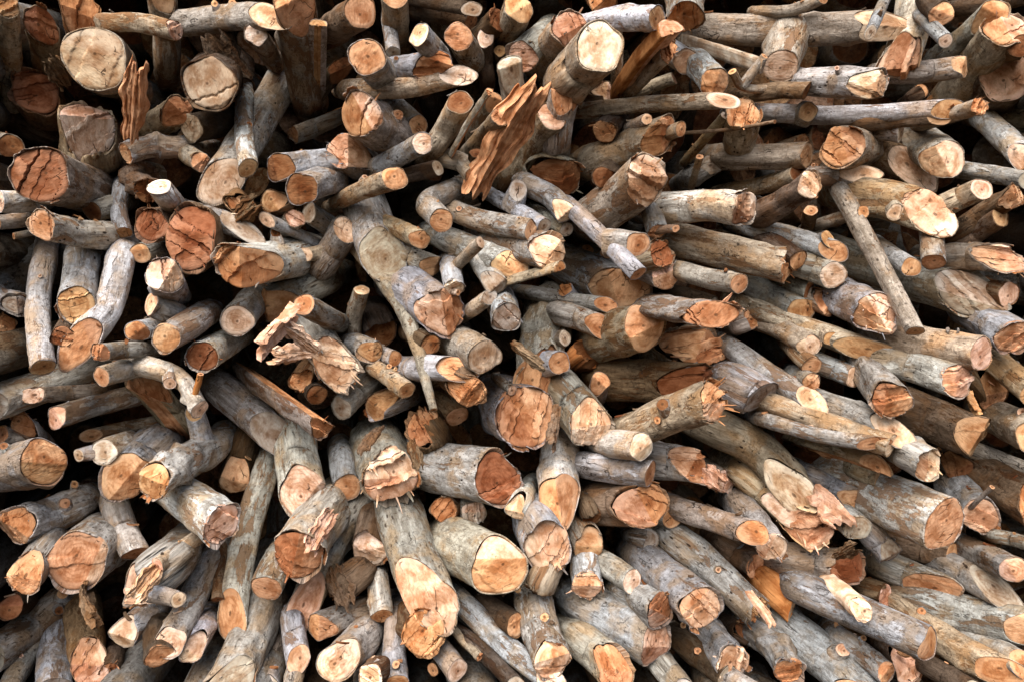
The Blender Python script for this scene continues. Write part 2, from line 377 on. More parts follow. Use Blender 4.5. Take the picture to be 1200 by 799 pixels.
-15 476 108 432 46 - 0 G W 1.5 .7 | long grey log passing behind
38 463 120 457 22 9:1.3 2 P T 1 .5 | cream log with long splintered tip
65 490 170 461 31 9:.35 0 K G 1 .6 | grey log with blunt square-cut end
22 492 46 514 27 9:.3 2 O G 2 1 | small log with cracked orange end
2 509 34 515 22 9:.3 0 O T 2 .8 | small log with dull orange tip
52 540 -8 552 64 2:.5:.05,4:.4:.1 1 OT G 0 1 | thick smooth log with orange gash in its end @ orange gashed end
115 412 170 409 25 9:.4 2 O G 1 .8 | grey log with broken orange end
119 441 154 431 27 8:.3 0 O W 1 1 | short log with round orange end
160 388 180 385 29 - 0 O W 1 1.4 | small log with round orange end and white bark
195 396 232 374 40 9:.1 1 T G 1 1.1 | grey log with half-crumbled tan end
234 480 164 428 27 4:.5 0 P W 0 .5 B g m=14,-14 n=199,449,15,.6 | arched whitish branch with small sawn knot @ arched whitish branch
174 462 210 504 46 11:.8 2 O T 1 1 S6 | wedge-shaped split log of orange-brown wood
106 510 188 494 18 8:1 1 T T 2 .5 B | flat tan stick with chiselled tip
178 566 256 518 50 8:.4 2 T W -.7 .6 g n=228,482,20,.75 | gnarled white log with splintered tan foot @ gnarled white log
237 418 278 394 42 8:.2 1 R W .5 1.1 | white-barked log with round red-brown end
278 376 302 346 43 8:.1 0 P G .5 1.1 | log with round cream end of smooth grain
312 358 378 328 46 9:.6 0 T G 1 .9 | thick grey log with narrow brown end
356 357 394 377 30 9:.1 0 O G .5 1.1 | grey log with neat round orange end and bark ring
304 404 334 358 44 - 3 K P -.6 .7 Z7 | splintered slab of pale pinkish wood @ pale splintered slab
338 388 372 412 24 - 3 P P -.4 .7 Z5 | curled strip of cream and orange wood
322 424 366 418 30 - 3 P P -.5 .7 Z7 | torn plate of cream wood
394 430 364 382 52 5:.7 3 P G -.3 1 | shredded log with frayed pale end @ frayed pale end
352 446 364 428 28 - 2 O D 1 1.3 | log with dark orange cracked end
372 463 358 448 28 5:.2 1 B D 2 1 | short log with dull brown end
382 497 298 438 44 5:.6 2 O T .5 .7 S1 | debarked tan log with sweeping grain and orange tip @ debarked tan log
322 510 266 460 48 4:.9 0 G G 1 .8 | grey log with large grey slanting oval cut
235 438 227 468 8 12:.5 1 O O 2 .8 T | thin orange splinter standing up
400 478 434 448 34 8:.3 0 G G 3 1 | smooth grey log in shade
440 477 470 464 38 8:.2 1 T G 1 1.2 | log with oval tan sawn end
477 457 433 427 24 5:.4 1 O T 1 .9 | bent log with upright orange end
463 420 436 411 22 3:.3 0 O G 2 .9 | thin grey log with small orange end
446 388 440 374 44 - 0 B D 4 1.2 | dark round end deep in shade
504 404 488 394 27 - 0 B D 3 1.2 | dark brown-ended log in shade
522 366 476 338 66 3:.4:.05,6:.7:.2 2 OP G 0 1 | thick log with cracked orange and pale split end @ cracked orange and pale end
568 418 532 398 50 5:.35 0 P G 0 1.1 | log with smooth pale orange oval end @ smooth pale oval end
536 432 493 431 34 2:.9 1 O G .5 .8 | grey log with wedge-shaped pointed tip
551 460 534 438 46 6:.3 2 O B 1 1 | log with orange and white broken end
536 488 518 468 33 6:.4 0 O B 1.5 1 | log with ochre oval end facing down
494 497 506 514 48 11:.2:.02,6:.25:.05 1 OR B 0 1.6 | log with reddish end split by a dark crack
594 372 588 350 42 5:.5 2 W G 0 1 | stub with white shattered end
710 357 618 343 20 3:1.2 0 O G 0 .4 B | grey branch tapering to orange point
661 338 672 354 22 11:.4 2 T G 1 1 | small log with striped end
628 448 640 368 62 6:.8:.0,4:.9:.2 2 OR W -.5 .8 g n=655,425,26,.25 | white log with burst orange foot at the centre @ white log with burst foot
618 488 594 474 82 1:.25:.05,9:.5:.2 2 OR G 0 1.5 | massive shattered red-orange end @ massive shattered red end
600 457 584 444 14 4:.3 0 P G .5 1 | tiny stub with pale round end
704 382 652 366 32 3:1:.0 0 O W .5 .8 | whitish log with wide orange slanting cut
662 396 643 401 23 3:.5 0 W G 1.5 1 | small stub with white oval end
688 420 674 432 50 12:.1 0 B O 1.5 1 S6 | dark brown triangular end
704 446 699 464 27 2:.4 0 O T 1 1 | small block with rounded orange end
757 384 706 398 64 12:.3:.02,5:.6:.1 1 OT T 0 1.1 | log with heart-shaped orange face and grey chop @ heart-shaped orange face
836 369 772 360 80 - 1 O G -.3 1.2 a=.48 | half log with wide flat oval orange end @ wide flat oval end
832 410 798 412 66 4:.2 3 O T .5 1 | log with chopped orange end in thick shards
830 452 710 445 60 3:.4 2 R B 1.5 .8 | thick dark brown log with red-brown end
836 470 733 506 54 2:.4:.05,4:.4:.1 3 OP T 0 .8 | log with splintered orange and cream end @ splintered orange and cream end
692 500 656 454 64 5:.3:.05,12:.6:.1 2 PO G 0 1 | grey log with pale lower face under orange shards @ pale face under orange shards
752 523 712 519 39 2:.3:.0,4:.5:.1 0 W W -.2 .8 | smooth stub with rounded grey-white tip
880 375 866 381 27 2:.3 2 O T 1 1 | small orange broken end
1012 408 878 358 33 5:1.8 0 T T 1 .6 n=975,397,18,.3 | long log with orange knot
949 405 888 376 31 4:.25 0 P T .5 .9 | slim tan log with pale round end
951 428 934 410 28 6:.2 0 O T 1.5 1 | log with orange oval end tucked beneath another
1002 442 958 424 31 3:.3 0 P G 1 .8 | short straight log with narrow pale end
952 470 862 412 33 3:.9 0 P G .5 .8 | long grey log with narrow cream slanting cut
952 447 933 439 25 3:.3 2 O G 2 1 | small log with orange bark-edged end
891 466 862 450 66 5:.55 0 G G 1 1 a=.8 | broad log with old grey heart-wood face @ broad old grey face
1044 521 898 470 31 4:.4 0 P T .5 .5 | long speckled log with cream oval end
1024 519 898 492 20 5:2 0 O G 0 .35 B m=0,5 | bent thin branch with long orange slanting cut @ bent branch with orange slanting cut
1048 506 953 469 36 3:1.1 0 P G 1 .8 | grey log with wide pale orange slanting cut
1047 470 1008 424 50 5:.25 2 O G .5 1 | log with crumbling orange half end @ crumbling orange half end
1126 447 1024 417 46 3:.35 1 K G .5 .8 | dark-barked log with squarish purplish pink end
1150 415 1036 388 46 3:.35 1 K T .5 .8 | log with cleft pinkish end and a yellow mossy patch @ cleft pinkish end
1186 394 1138 364 50 5:.4 1 O G 1 1 | grey log with ridged orange end
1165 464 1143 438 46 3:.2 2 O B 1.5 1 | block-ended log with rough orange face
1216 466 1166 424 36 - 0 T T 1 .8 | tan log leaving the frame
1148 512 1050 476 56 4:.6 1 T B 1 .8 | thick mossy brown log with sharp tip @ mossy log with sharp tip
1214 512 1158 484 48 - 0 T T .5 .8 | thick ringed tan log leaving the frame
1216 556 1122 519 26 - 0 T T 1.5 .6 | slender tan log along the frame edge
1090 545 1064 530 47 3:.3:.02,10:.1:.05 1 WB G .5 1.3 | log with end half brown and half white @ half brown half white end
1125 550 1113 538 34 5:.2 2 B D 2 1 | dark ragged stub in shade
1216 594 1143 550 56 3:.3 1 O B 1 .8 | thick dark brown log at the frame edge
1107 614 982 566 74 4:.4 1 O W 0 .85 | thickest whitish log, its orange end edged with white @ thickest whitish log
1150 606 1118 568 48 5:.2 1 K G 1 1 | grey log with pale pinkish end
1163 570 1138 594 7 1:.5 2 T T .5 .6 T | thin curved splinter of tan bark
1190 667 1128 638 35 5:.15 1 K G .5 .8 | grey log with squarish reddish end
1216 640 1163 627 20 - 0 G G 1.5 .8 | thin grey log leaving the frame
122 529 150 519 34 8:.1 0 W W .5 1.2 n=92,533,15,.25 | short log with round white end and knobbly side
147 560 182 522 62 12:.5:.05,6:.7:.1 1 TR G .2 1 | log with tan upper face and brown torn lip
14 618 92 590 50 9:.7:.0,7:.6:.1 1 OP W .5 .9 | spotted white log with orange and cream end
90 656 116 634 80 8:.1:.0,4:.3:.2 1 OP W 0 1.7 | thick log with large round orange end and ragged rim @ large round orange end
28 678 60 638 45 8:.3 1 O G 1 1.1 | log with orange end and fine cracks
160 648 136 592 37 6:.6 0 O W .5 .8 | straight whitish log hanging down with narrow orange foot
260 613 203 573 54 4:.35 2 K W 0 1 | white-barked log with pinkish white end crossed by cracks @ pinkish cracked end
184 662 234 627 22 8:.4 1 K T .5 .7 B | thin tan branch slanting down
274 564 288 518 40 7:.25 0 T D 1.5 1 | dark log with oval ringed tan end
272 722 314 543 38 7:1.6 0 O W 1 .65 | long spotted log with slender orange slanting cut @ long spotted log
357 578 347 513 62 6:.8:.1,4:.5:.25 0 P W .5 .9 | whitish log with pale two-lobed cut @ pale two-lobed cut
407 570 401 538 37 - 0 O G 1 1.2 | log with round orange end crossed by a crack
346 652 384 598 72 9:.4:.0,4:.4:.0 2 RO W 0 1 | white log with burst orange-brown foot
358 706 426 578 42 7:1.5 0 K G .5 .8 | long grey log with pinkish white slanting cut
433 646 441 610 50 6:.2 2 P B .5 1.2 | log with cream end cut by curved dark cracks
458 560 442 520 74 12:.3:.0,6:.3:.0 3 PO G 0 1 | log with hollow orange core and pale torn rim @ hollow core with torn rim
588 562 498 544 68 3:.1 2 R G .3 1 | thick log with red-brown end and curling bark @ red-brown end with curling bark
519 598 530 588 36 - 2 O B 1 1.5 | small round cracked orange end
555 602 548 586 36 6:.3:.0,12:.2:.1 2 WO G 1 1 | small log with brown and white end
505 706 468 603 70 6:.7 1 K G 0 .7 | thick mottled grey log with pale shield-shaped cut @ pale shield-shaped cut
496 742 488 726 60 6:.2 2 O B .7 1 | cracked orange end beneath a shield-shaped cut
586 666 528 636 72 5:.7:.0,1:.7:.55 1 OP G 0 1 | thick log with ringed orange end and bark rim @ thick ringed orange end
603 600 614 582 29 7:.4 1 P W .5 1 | small stub with pale chipped end
655 590 655 523 58 7:1.3:.2,4:1.3:.2 1 OT W 0 .8 | blunt-pointed log chopped to two faces @ blunt-pointed log
644 642 628 616 62 5:.7 1 P G -.3 1.3 a=1.3 | log with the tallest smooth cream oval end @ tall cream oval end
632 690 642 668 42 6:.5 1 O T 1 1 | orange-bottomed stub below a cream oval
694 606 687 590 27 5:.3 2 B B .7 1 | small knotty brown stub
690 640 680 622 43 5:.3:.1,3:.7:.2 0 T T .8 1 | squared block of tan wood
765 592 698 588 62 3:.15:.0,7:.8:.2 2 OP B 0 1.1 | log with notched orange and pale end and flaking bark @ notched orange and pale end
787 607 773 604 26 - 0 T G .6 1.3 | small log with plain tan disc end
759 630 746 627 29 - 0 G G 1 1.3 | small log with dark grey disc end
762 555 688 545 37 4:.6 0 O G .7 .8 | tan-grey log with small torn tip
818 546 768 539 50 3:.35:.0,1:.9:.3 1 OW G .2 1 | log with orange end and white facet
848 563 834 554 32 4:.3 3 K T .8 1 | stub of flaking pinkish plates
886 624 783 590 33 3:1 0 O T .2 .7 | straight tan log with slanting orange end @ straight tan log
890 718 783 626 43 4:.5 3 T G .2 .7 | long spotted log with splintered end @ long log with splintered end
824 714 753 652 58 5:.3:.0,10:.3:.3 2 PO G .2 1 | grey log with creamy cracked end
934 580 828 498 52 5:1.4 1 W T 0 .6 m=12,-12 | curved tan log with a bright white worn patch @ curved log with white patch
927 600 868 553 40 5:1.3 0 P T .3 .7 | log with long cream oval cut
955 624 930 600 52 5:.3 3 K P .3 1 | log with ragged cream rim and brown end
994 602 958 574 40 - 3 K P -.2 .8 Z2 | shredded cream wood chunk @ shredded cream chunk
1005 618 990 604 35 6:.3 0 G W .5 1 | log with smooth bluish grey oval end
1003 585 943 554 28 3:.6 0 T G .5 .9 | grey log with ringed tan end
1026 549 948 524 36 3:1.2 1 O T .4 .8 S7 | grey wedge log with orange underside
1029 561 1000 550 24 3:.6 0 T T 1 .8 | short tan wedge tip
906 641 864 588 42 5:.25:.05,6:.8:.2 2 PO G .5 .9 | grey log with pinkish white end over orange break
887 664 848 638 36 4:.3 2 O B 1 1 | dark log with torn orange and white end
1008 664 918 654 46 3:.35 2 R T .5 .8 | cracked tan log with dark stained red end @ dark stained red end
1045 651 1014 616 34 5:.5 0 G G 1 .9 | grey log with blunt grey tip
1118 652 1048 634 36 3:.3 0 T B 1.5 .9 | dark log under the thick whitish one
1092 688 1036 662 44 5:1.9 0 O G .5 .7 | grey log with long narrow orange oval cut @ long narrow orange oval
1168 690 1098 658 40 2:1.6 0 G G 1 .8 | log with weathered grey slanting cut
1216 736 1058 700 48 - 0 T G .3 .5 | long spotted log leaving the frame @ long spotted log leaving frame
-12 768 78 702 48 9:.3 0 G G 1.5 .8 | long dark grey log at the frame corner
12 712 32 703 32 8:.3 1 R D 1.5 1.2 | small log with cracked brown end
62 808 70 736 46 6:.4 0 G G 1.5 .8 | upright grey log with dim end out of frame
8 812 46 744 28 - 0 G G 2 .8 | dark grey log in the corner
106 784 98 712 47 6:.9 2 K B 1 .8 | torn brown log with pale pinkish foot
142 746 176 718 40 7:.6 0 P W .3 .9 | log with smooth oval pale orange end @ smooth oval pale orange end
165 692 198 658 64 11:.2:.0,5:.5:.1 2 PK G .3 .9 n=209,702,18,.05 | log with shredded cream end and small round knot @ shredded cream end
200 752 250 652 40 7:1.2 0 P G .5 .8 | spotted grey log with chisel-shaped tip
187 768 185 738 37 6:.3 1 O D 1 1 | dark log with orange oval end
222 764 240 732 33 7:.2 0 P W .5 1 | small log with round cream end
130 786 136 764 24 6:.3 3 O D 1.2 1 | torn orange stub near the bottom
262 816 310 712 60 7:.4 1 G G 1 .8 | thick grey log split by a long dark crack
312 689 327 658 43 7:.3 0 O G .6 1 | grey log with round orange end
255 702 260 644 16 6:.6 0 B B 1.5 .8 B | thin reddish stick hanging down
350 772 342 722 33 5:1.2 0 K G .7 .8 | grey log with pinkish pointed foot
372 735 432 711 39 8:.4 0 O G .6 1 | grey log with bright orange disc end @ bright orange disc end
391 778 432 737 49 8:.2 1 P G .3 1 | log with round cream end and ragged edge
448 722 443 678 31 6:.4 0 O W .5 .8 | short white-barked log with orange foot
434 793 446 784 36 8:.2 2 P B .6 1.2 | log with cream split end at the bottom edge
315 808 326 742 30 - 0 G G 1.2 .8 | grey log dropping out of the bottom edge
295 810 301 738 22 - 0 T G 1.5 .8 | thin dark log dropping out of the bottom edge
340 814 346 788 27 - 0 G G 1 .8 | short grey log at the bottom edge
396 690 422 668 42 7:.3 3 B B 1 1 | ragged brown torn log end
465 802 465 728 35 6:.3 0 O G .7 .8 n=464,778,9,.2 | grey log with a small knot at the bottom edge
536 785 516 758 33 4:.4 0 P G .5 .9 | small log with round cream end
563 770 532 738 12 4:.5 3 O T .5 .7 T | orange splinter with frayed tip
507 784 522 770 18 8:.4 1 O D 1 1 | little orange-ended stub
604 732 568 708 31 3:.4 0 T D 1 1 | dark log with oval tan end
646 797 543 706 33 3:.8 0 P G .3 .6 m=-2,6 | crooked grey branch running to the bottom edge
606 804 543 744 24 - 0 G D 1.2 .7 | dark thin log under the crooked branch
648 778 624 703 50 5:.3:.0,12:.5:.2 2 PO G .3 .9 | grey log with stepped pale end
722 788 673 744 47 4:.8 1 O G .7 .9 | grey log with brownish orange slanting cut
770 755 678 703 58 3:.35:.0,5:.4:.05 1 KR G 0 .9 | grey log with dark red heart and white-rimmed end @ dark red heart
741 681 706 658 35 3:.4 0 P G .2 .9 | grey log with cream round end and grooved edge
688 688 685 653 43 6:.4:.0,12:.3:.1 2 PO W .2 .9 | stub with orange hollow and hanging cream chip
774 715 733 693 50 3:.6:.0,5:.6:.1 1 RK G .8 1 | log with reddish oval beside pale pink
852 792 788 743 35 4:.4 0 G D 1 .8 | dark grey log near the bottom
802 812 773 773 36 - 0 G G .8 .8 | grey log leaving the bottom edge
930 712 898 682 42 3:.6 1 P O .4 .9 S5 | squared pale orange split billet @ squared pale billet
1030 834 903 723 62 5:1 0 T G .5 .65 | thick mottled grey log running to the bottom edge
1090 754 936 687 50 3:.5:.0,5:.4:.1 0 O G 0 .6 | long grey log with rounded orange end @ long log with rounded orange end
1012 717 972 683 27 3:.3 2 P P 0 .7 | peeled yellowish stub with frayed round end
860 776 828 743 50 5:.4 3 P G .5 .9 | log with shredded white end
925 786 878 736 42 5:.4 2 O G .4 .7 g m=6,-4 | bent grey log with broken orange end
876 745 866 739 25 - 1 B D 1 1.2 | small dark brown chip end
1040 789 983 746 31 4:.5 0 O G 1 .8 | grey log with small orange end near the bottom
1065 786 1043 763 37 3:.3 2 K D 1.2 1 | cracked pinkish block near the bottom
1040 698 1012 689 33 3:.3 2 K B .8 1 | brown block with pale pink end
1174 786 1048 703 42 5:1.2 0 O T .5 .6 | long log with orange slanting cut and lifted shaving
1198 778 1118 741 36 3:.3 0 O G 1 .8 | log with orange end at the bottom corner
1142 812 1083 776 31 - 0 G D 1 .8 | dark log leaving the bottom edge
884 814 838 788 32 - 0 G G .8 .8 | grey log cut by the bottom edge
252 42 290 92 44 - 3 D D 1.5 .8 Z2 | torn sheet of dark ragged bark
62 72 80 102 30 - 3 B B .8 .8 Z2 | broken brown bark sheet
300 240 270 262 30 - 3 B B 1.2 .8 Z5 | ragged brown bark strip hanging down
632 432 600 404 20 - 3 B B -.6 .8 Z5 | brown bark flake on a burst foot
648 520 658 476 22 - 3 B B -.2 .8 Z3 | curled bark strip beside a shattered end
842 566 826 548 30 - 3 K K .4 .8 Z4 | pinkish flaking plate of wood
372 640 390 600 32 - 3 K P -.3 .7 Z5 | pinkish torn wood tongue
424 526 444 498 26 - 3 B B -.4 .8 Z10 | dark bark curl over a hollow core
492 545 482 515 18 - 3 B B -.4 .8 Z2 | narrow bark curl beside a hollow core
1150 482 1138 458 16 - 3 T T 1 .8 Z4 | thin bundle of tan splinters
905 730 880 690 18 - 3 K P 0 .7 Z3 | pale splinter tongue on a spotted log
156 700 178 668 28 - 3 P P 0 .7 Z7 | cream torn plate on a shredded end
105 730 96 690 40 - 3 B B .6 .8 Z6 | dark torn bark hanging over a pale foot
400 706 392 664 36 - 3 B B .6 .8 Z6 | crumbled brown bark sheet
1000 640 975 652 20 - 3 B B .3 .7 Z12 | lifted brown bark strip
"""
DEPTHS = [(1620,300),(1713,153),(1617,362),(1812,192),(1769,123),(1736,72),(1653,100),(1824,200),(1713,391),(1587,210),(1781,137),(1662,100),(1884,87),(1804,167),(1712,176),(1728,302),(1668,383),(1700,294),(1667,118),(1616,239),(1693,200),(1782,134),(1760,324),(1697,267),(2010,62),(1959,95),(1757,96),(1688,193),(1791,148),(1835,99),(1668,101),(1693,166),(1699,150),(1725,96),(1635,144),(1847,73),(1658,221),(1799,117),(1826,86),(1797,45),(1660,140),(1815,137),(1494,247),(1645,197),(1722,250),(1610,262),(1739,198),(1792,119),(1917,64),(1780,111),(1723,70),(1649,297),(1595,150),(1518,224),(1634,84),(1709,92),(1823,56),(1672,137),(1526,269),(1618,203),(1761,70),(1801,79),(1634,195),(1654,143),(1735,119),(1660,199),(1626,208),(1650,67),(1747,143),(1883,64),(1789,52),(1722,119),(1671,210),(1699,71),(1650,165),(1651,81),(1668,85),(1566,173),(1659,188),(1705,131),(1673,74),(1722,186),(1664,291),(1787,78),(1782,86),(1618,168),(1734,65),(1569,79),(1616,84),(1708,321),(1808,164),(1738,57),(1602,148),(1730,80),(1673,216),(1728,220),(1930,100),(1627,69),(1665,101),(1708,38),(1720,145),(1727,241),(1690,155),(1603,302),(1769,109),(1742,117),(1616,85),(1662,84),(1662,36),(1567,193),(1791,69),(1752,123),(1753,188),(1640,70),(1663,111),(1649,320),(1725,66),(1576,187),(1639,76),(1570,207),(1622,133),(1621,117),(1662,107),(1708,57),(1608,82),(1777,21),(1753,33),(1779,82),(1815,68),(1753,182),(1819,85),(1647,269),(1795,141),(1633,276),(1854,155),(1830,162),(1819,93),(1644,236),(1724,106),(1738,49),(1657,164),(1794,67),(1693,171),(1606,229),(1629,231),(1724,91),(1762,93),(1649,200),(1616,113),(1688,67),(1639,129),(1675,100),(1572,239),(1541,154),(1646,97),(1809,66),(1708,76),(1556,207),(1727,62),(1716,63),(1735,90),(1844,246),(1608,206),(1717,154),(1596,184),(1929,62),(1794,185),(1751,44),(1569,201),(1760,148),(1727,126),(1732,72),(1722,44),(1728,67),(1799,114),(1788,137),(1778,86),(1615,245),(1694,166),(1631,176),(1587,95),(1662,129),(1605,168),(1644,126),(1600,96),(1642,137),(1616,216),(1696,271),(1674,140),(1632,234),(1676,138),(1673,212),(1702,87),(1687,85),(1570,153),(1575,138),(1621,94),(1655,99),(1614,117),(1650,50),(1806,102),(1863,59),(1648,290),(1670,328),(1748,233),(1845,112),(1724,161),(1558,281),(1642,125),(1681,124),(1818,84),(1827,48),(1827,98),(1624,329),(1901,105),(1628,32),(1869,103),(1901,48),(1715,189),(1840,118),(1974,46),(1710,57),(1695,157),(1655,179),(1679,57),(1676,69),(1850,74),(1824,37),(1599,177),(1806,174),(1877,65),(1799,179),(1728,161),(1732,80),(1794,106),(1843,86),(1856,40),(1778,123),(1701,193),(1435,355),(1860,38),(1779,159),(1568,230),(1737,137),(1642,147),(1853,51),(1683,223),(1690,233),(1701,58),(1712,92),(1680,189),(1680,120),(1715,63),(1592,160),(1589,130),(1602,153),(1566,222),(1546,187),(1533,188),(1614,165),(1775,38),(1623,137),(1718,171),(1602,258),(1798,102),(1568,68),(1838,62),(1687,221),(1587,349),(1733,172),(1641,98),(1629,221),(1642,111),(1729,120),(1732,150),(1673,186),(1683,160),(1617,133),(1749,93),(1630,216),(1630,145),(1903,106),(1740,255),(1811,148),(1854,83),(1667,201),(1788,161),(1822,81),(1776,247),(1718,207),(1813,97),(1839,81),(1657,217),(1648,157),(1628,225),(1696,49),(1704,229),(1659,92),(1684,27),(1759,42),(1745,70),(1689,173),(1824,65),(1825,47),(1687,129),(1739,118),(1844,66),(1629,257),(1739,133),(1589,296),(1757,98),(1771,97),(1719,119),(1668,145),(1705,101),(1784,68),(1667,181),(1757,86),(1691,181),(1845,122),(1738,111),(1758,47),(1803,102),(1770,120),(1698,149),(1608,237),(1756,223),(1759,165),(1730,209),(1721,190),(1728,209),(1691,131),(1656,55),(1639,248),(1628,86),(1655,99),(1742,75),(1617,233),(1685,84),(1743,146),(1683,132),(1746,139),(1633,213),(1780,85),(1643,78),(1693,182),(1715,177),(1647,71),(1799,39),(1687,127),(1647,114),(1634,81),(1738,84),(1662,141),(1570,202),(1592,124),(1561,197),(1591,140),(1636,165),(1675,117),(1686,117),(1622,148),(1651,159),(1607,97),(1786,70),(1630,252),(1549,230),(1590,162),(1642,188),(1644,237),(1834,16),(1631,143),(1678,86),(1804,66),(1599,251),(1586,204),(1574,129),(1589,124),(1789,57),(1701,143),(1731,75),(1393,181),(1477,248),(1737,35),(1648,181),(1540,215),(1674,150),(1580,133),(1591,157),(1535,213),(1566,247),(1746,85),(1593,133)]
# ------------------------------------------------------------------ reading the catalogue
RNG = random.Random(11)
def cam_pt(x, y, Y): return np.array(((x - 600.0) / FPX * Y, Y, CAMZ - (y - 399.5) / FPX * Y))
def clock(c):
    a = math.radians(90 - 30 * float(c)); return np.array((math.cos(a), math.sin(a)))

class Rec: pass
RECS = []
for i, ln in enumerate(CATALOGUE.strip().splitlines()):
    data, text = ln.split('|')
    f = data.split(); r = Rec()
    r.x, r.y, r.bx, r.by, r.w = map(float, f[:5])
    r.cut = [(0, 0.0, 0.0)] if f[5] == '-' else [(lambda p: (float(p[0]), float(p[1]), float(p[2]) if len(p) > 2 else 0.0))(s.split(':')) for s in f[5].split(',')]
    r.rough, r.face, r.bark, r.L, r.k = int(f[6]), f[7], f[8], float(f[9]), float(f[10])
    r.kind, r.mid, r.stub, r.asp, r.q, r.flat = 'log', None, None, 1.0, 1.06, None; r.gnarl = False
    for t in f[11:]:
        if t == 'B': r.kind = 'branch'
        elif t == 'T': r.kind = 'twig'
        elif t == 'P': r.kind = 'plank'
        elif t == 'g': r.gnarl = True
        elif t[0] == 'Z': r.kind = 'wood_shard'; r.face_clock = float(t[1:] or 6)
        elif t[0] == 'S': r.kind = 'split_log'; r.flat = float(t[1:])
        elif t[:2] == 'm=': r.mid = tuple(.8 * float(v) for v in t[2:].split(','))
        elif t[:2] == 'n=': r.stub = tuple(map(float, t[2:].split(',')))
        elif t[:2] == 'a=': r.asp = float(t[2:])
        elif t[:2] == 'q=': r.q = float(t[2:])
    text, _, mark = text.partition('@')
    if r.rough == 1 and r.w > 36 and i % 2: r.rough = 2
    elif r.rough == 0 and r.w > 26 and i % 2: r.rough = 1
    if r.rough >= 1 and len(r.cut) == 1 and r.w > 24 and r.kind == 'log' and i % 5 < 3:      # a second chop of the axe
        rc = random.Random(i); r.cut.append((rc.uniform(0, 12), rc.uniform(.7, 1.2), rc.uniform(.12, .38)))
    r.text, r.mark, r.seed = text.strip(), mark.strip(), 1000 + i
    r.len = math.hypot(r.bx - r.x, r.by - r.y)
    r.Yf = DIST + .046 * r.L; r.w *= .93 if '@' in text else .87
    r.Yb = r.Yf + max(.02, r.k * (1.5 if r.k > .55 else 1.1) * r.len / 600.0)
    RECS.append(r)
N = len(RECS)

# ------------------------------------------------------------------ settle the stack: push logs along the depth until none cuts through the visible part of another
S_VIS, S_HID, EXT = 6, 4, .34
def settle():
    n_s = S_VIS + S_HID
    px = np.zeros((N, n_s, 2)); tv = np.zeros((N, n_s)); hid = np.zeros((N, n_s)); wid = np.zeros((N, n_s))
    Yf = np.array([r.Yf for r in RECS]); Yb = np.array([r.Yb for r in RECS]); L = np.array([r.L for r in RECS])
    for i, r in enumerate(RECS):
        for j in range(n_s):
            if j < S_VIS:
                t = j / (S_VIS - 1); x, y = r.x + (r.bx - r.x) * t, r.y + (r.by - r.y) * t
                if r.mid: b = 4 * t * (1 - t); x += r.mid[0] * b; y += r.mid[1] * b
                tv[i, j] = t
            else:
                u = (j - S_VIS + 1) / S_HID; ln = max(r.len, 1)
                adv = .15 * u * EXT * 600 * min(1.0, ln / 60)
                x, y = r.bx + (r.bx - r.x) / ln * adv * .5, r.by + (r.by - r.y) / ln * adv * .5
                tv[i, j] = 1; hid[i, j] = u * EXT * .93
            px[i, j] = (x, y); wid[i, j] = r.w * (1 + (r.q - 1) * tv[i, j])
    P = px.reshape(-1, 2); W = wid.reshape(-1); T = tv.reshape(-1); H = hid.reshape(-1); I = np.repeat(np.arange(N), n_s)
    Ls = np.repeat(L, n_s); vis = H == 0
    d = np.sqrt(((P[:, None] - P[None]) ** 2).sum(-1)); R = (W[:, None] + W[None]) * .5
    a, b = np.nonzero((d < R * .9) & (I[:, None] != I[None]) & vis[:, None])
    keep = (~vis[b]) | (Ls[a] < Ls[b]) | ((Ls[a] == Ls[b]) & (T[a] < T[b] - .15))
    a, b = a[keep], b[keep]
    need = np.sqrt(np.maximum(R[a, b] ** 2 - d[a, b] ** 2, 0)) / 600.0 * .62
    Y0f, Y0d = Yf.copy(), Yb - Yf; dz = Y0d.copy()
    for it in range(400):
        Y = Yf[I] + dz[I] * T + H
        v = np.maximum(need - (Y[b] - Y[a]), 0)
        gf = np.zeros(N); gd = np.zeros(N); cf = np.zeros(N) + 1e-6
        np.add.at(gf, I[b], v); np.add.at(gf, I[a], -v * .75)
        np.add.at(gd, I[b], v * T[b]); np.add.at(gd, I[a], -v * .75 * T[a])
        np.add.at(cf, I[b], v > 0); np.add.at(cf, I[a], v > 0)
        Yf += np.clip(gf / np.maximum(cf, 1) * .5, -.02, .02); dz += np.clip(gd / np.maximum(cf, 1) * .35, -.02, .02)
        Yf += (Y0f - Yf) * .004; dz += (Y0d - dz) * .004
        Yf = np.clip(Yf, DIST - .32, DIST + .50); dz = np.clip(dz, Y0d * .45, Y0d * 2.2 + .02)
    print("SETTLE mean violation cm", 100 * v.mean(), "max", 100 * v.max(), "pairs", len(a), "Yf", Yf.min(), Yf.max())
    for i, r in enumerate(RECS): r.Yf, r.Yb = float(Yf[i]), float(Yf[i] + dz[i])
settle()
if DEPTHS:                                   # the settled depths, refined so that each log shows where it should
    for r, (a, d) in zip(RECS, DEPTHS): r.Yf, r.Yb = a / 1000.0, (a + d) / 1000.0

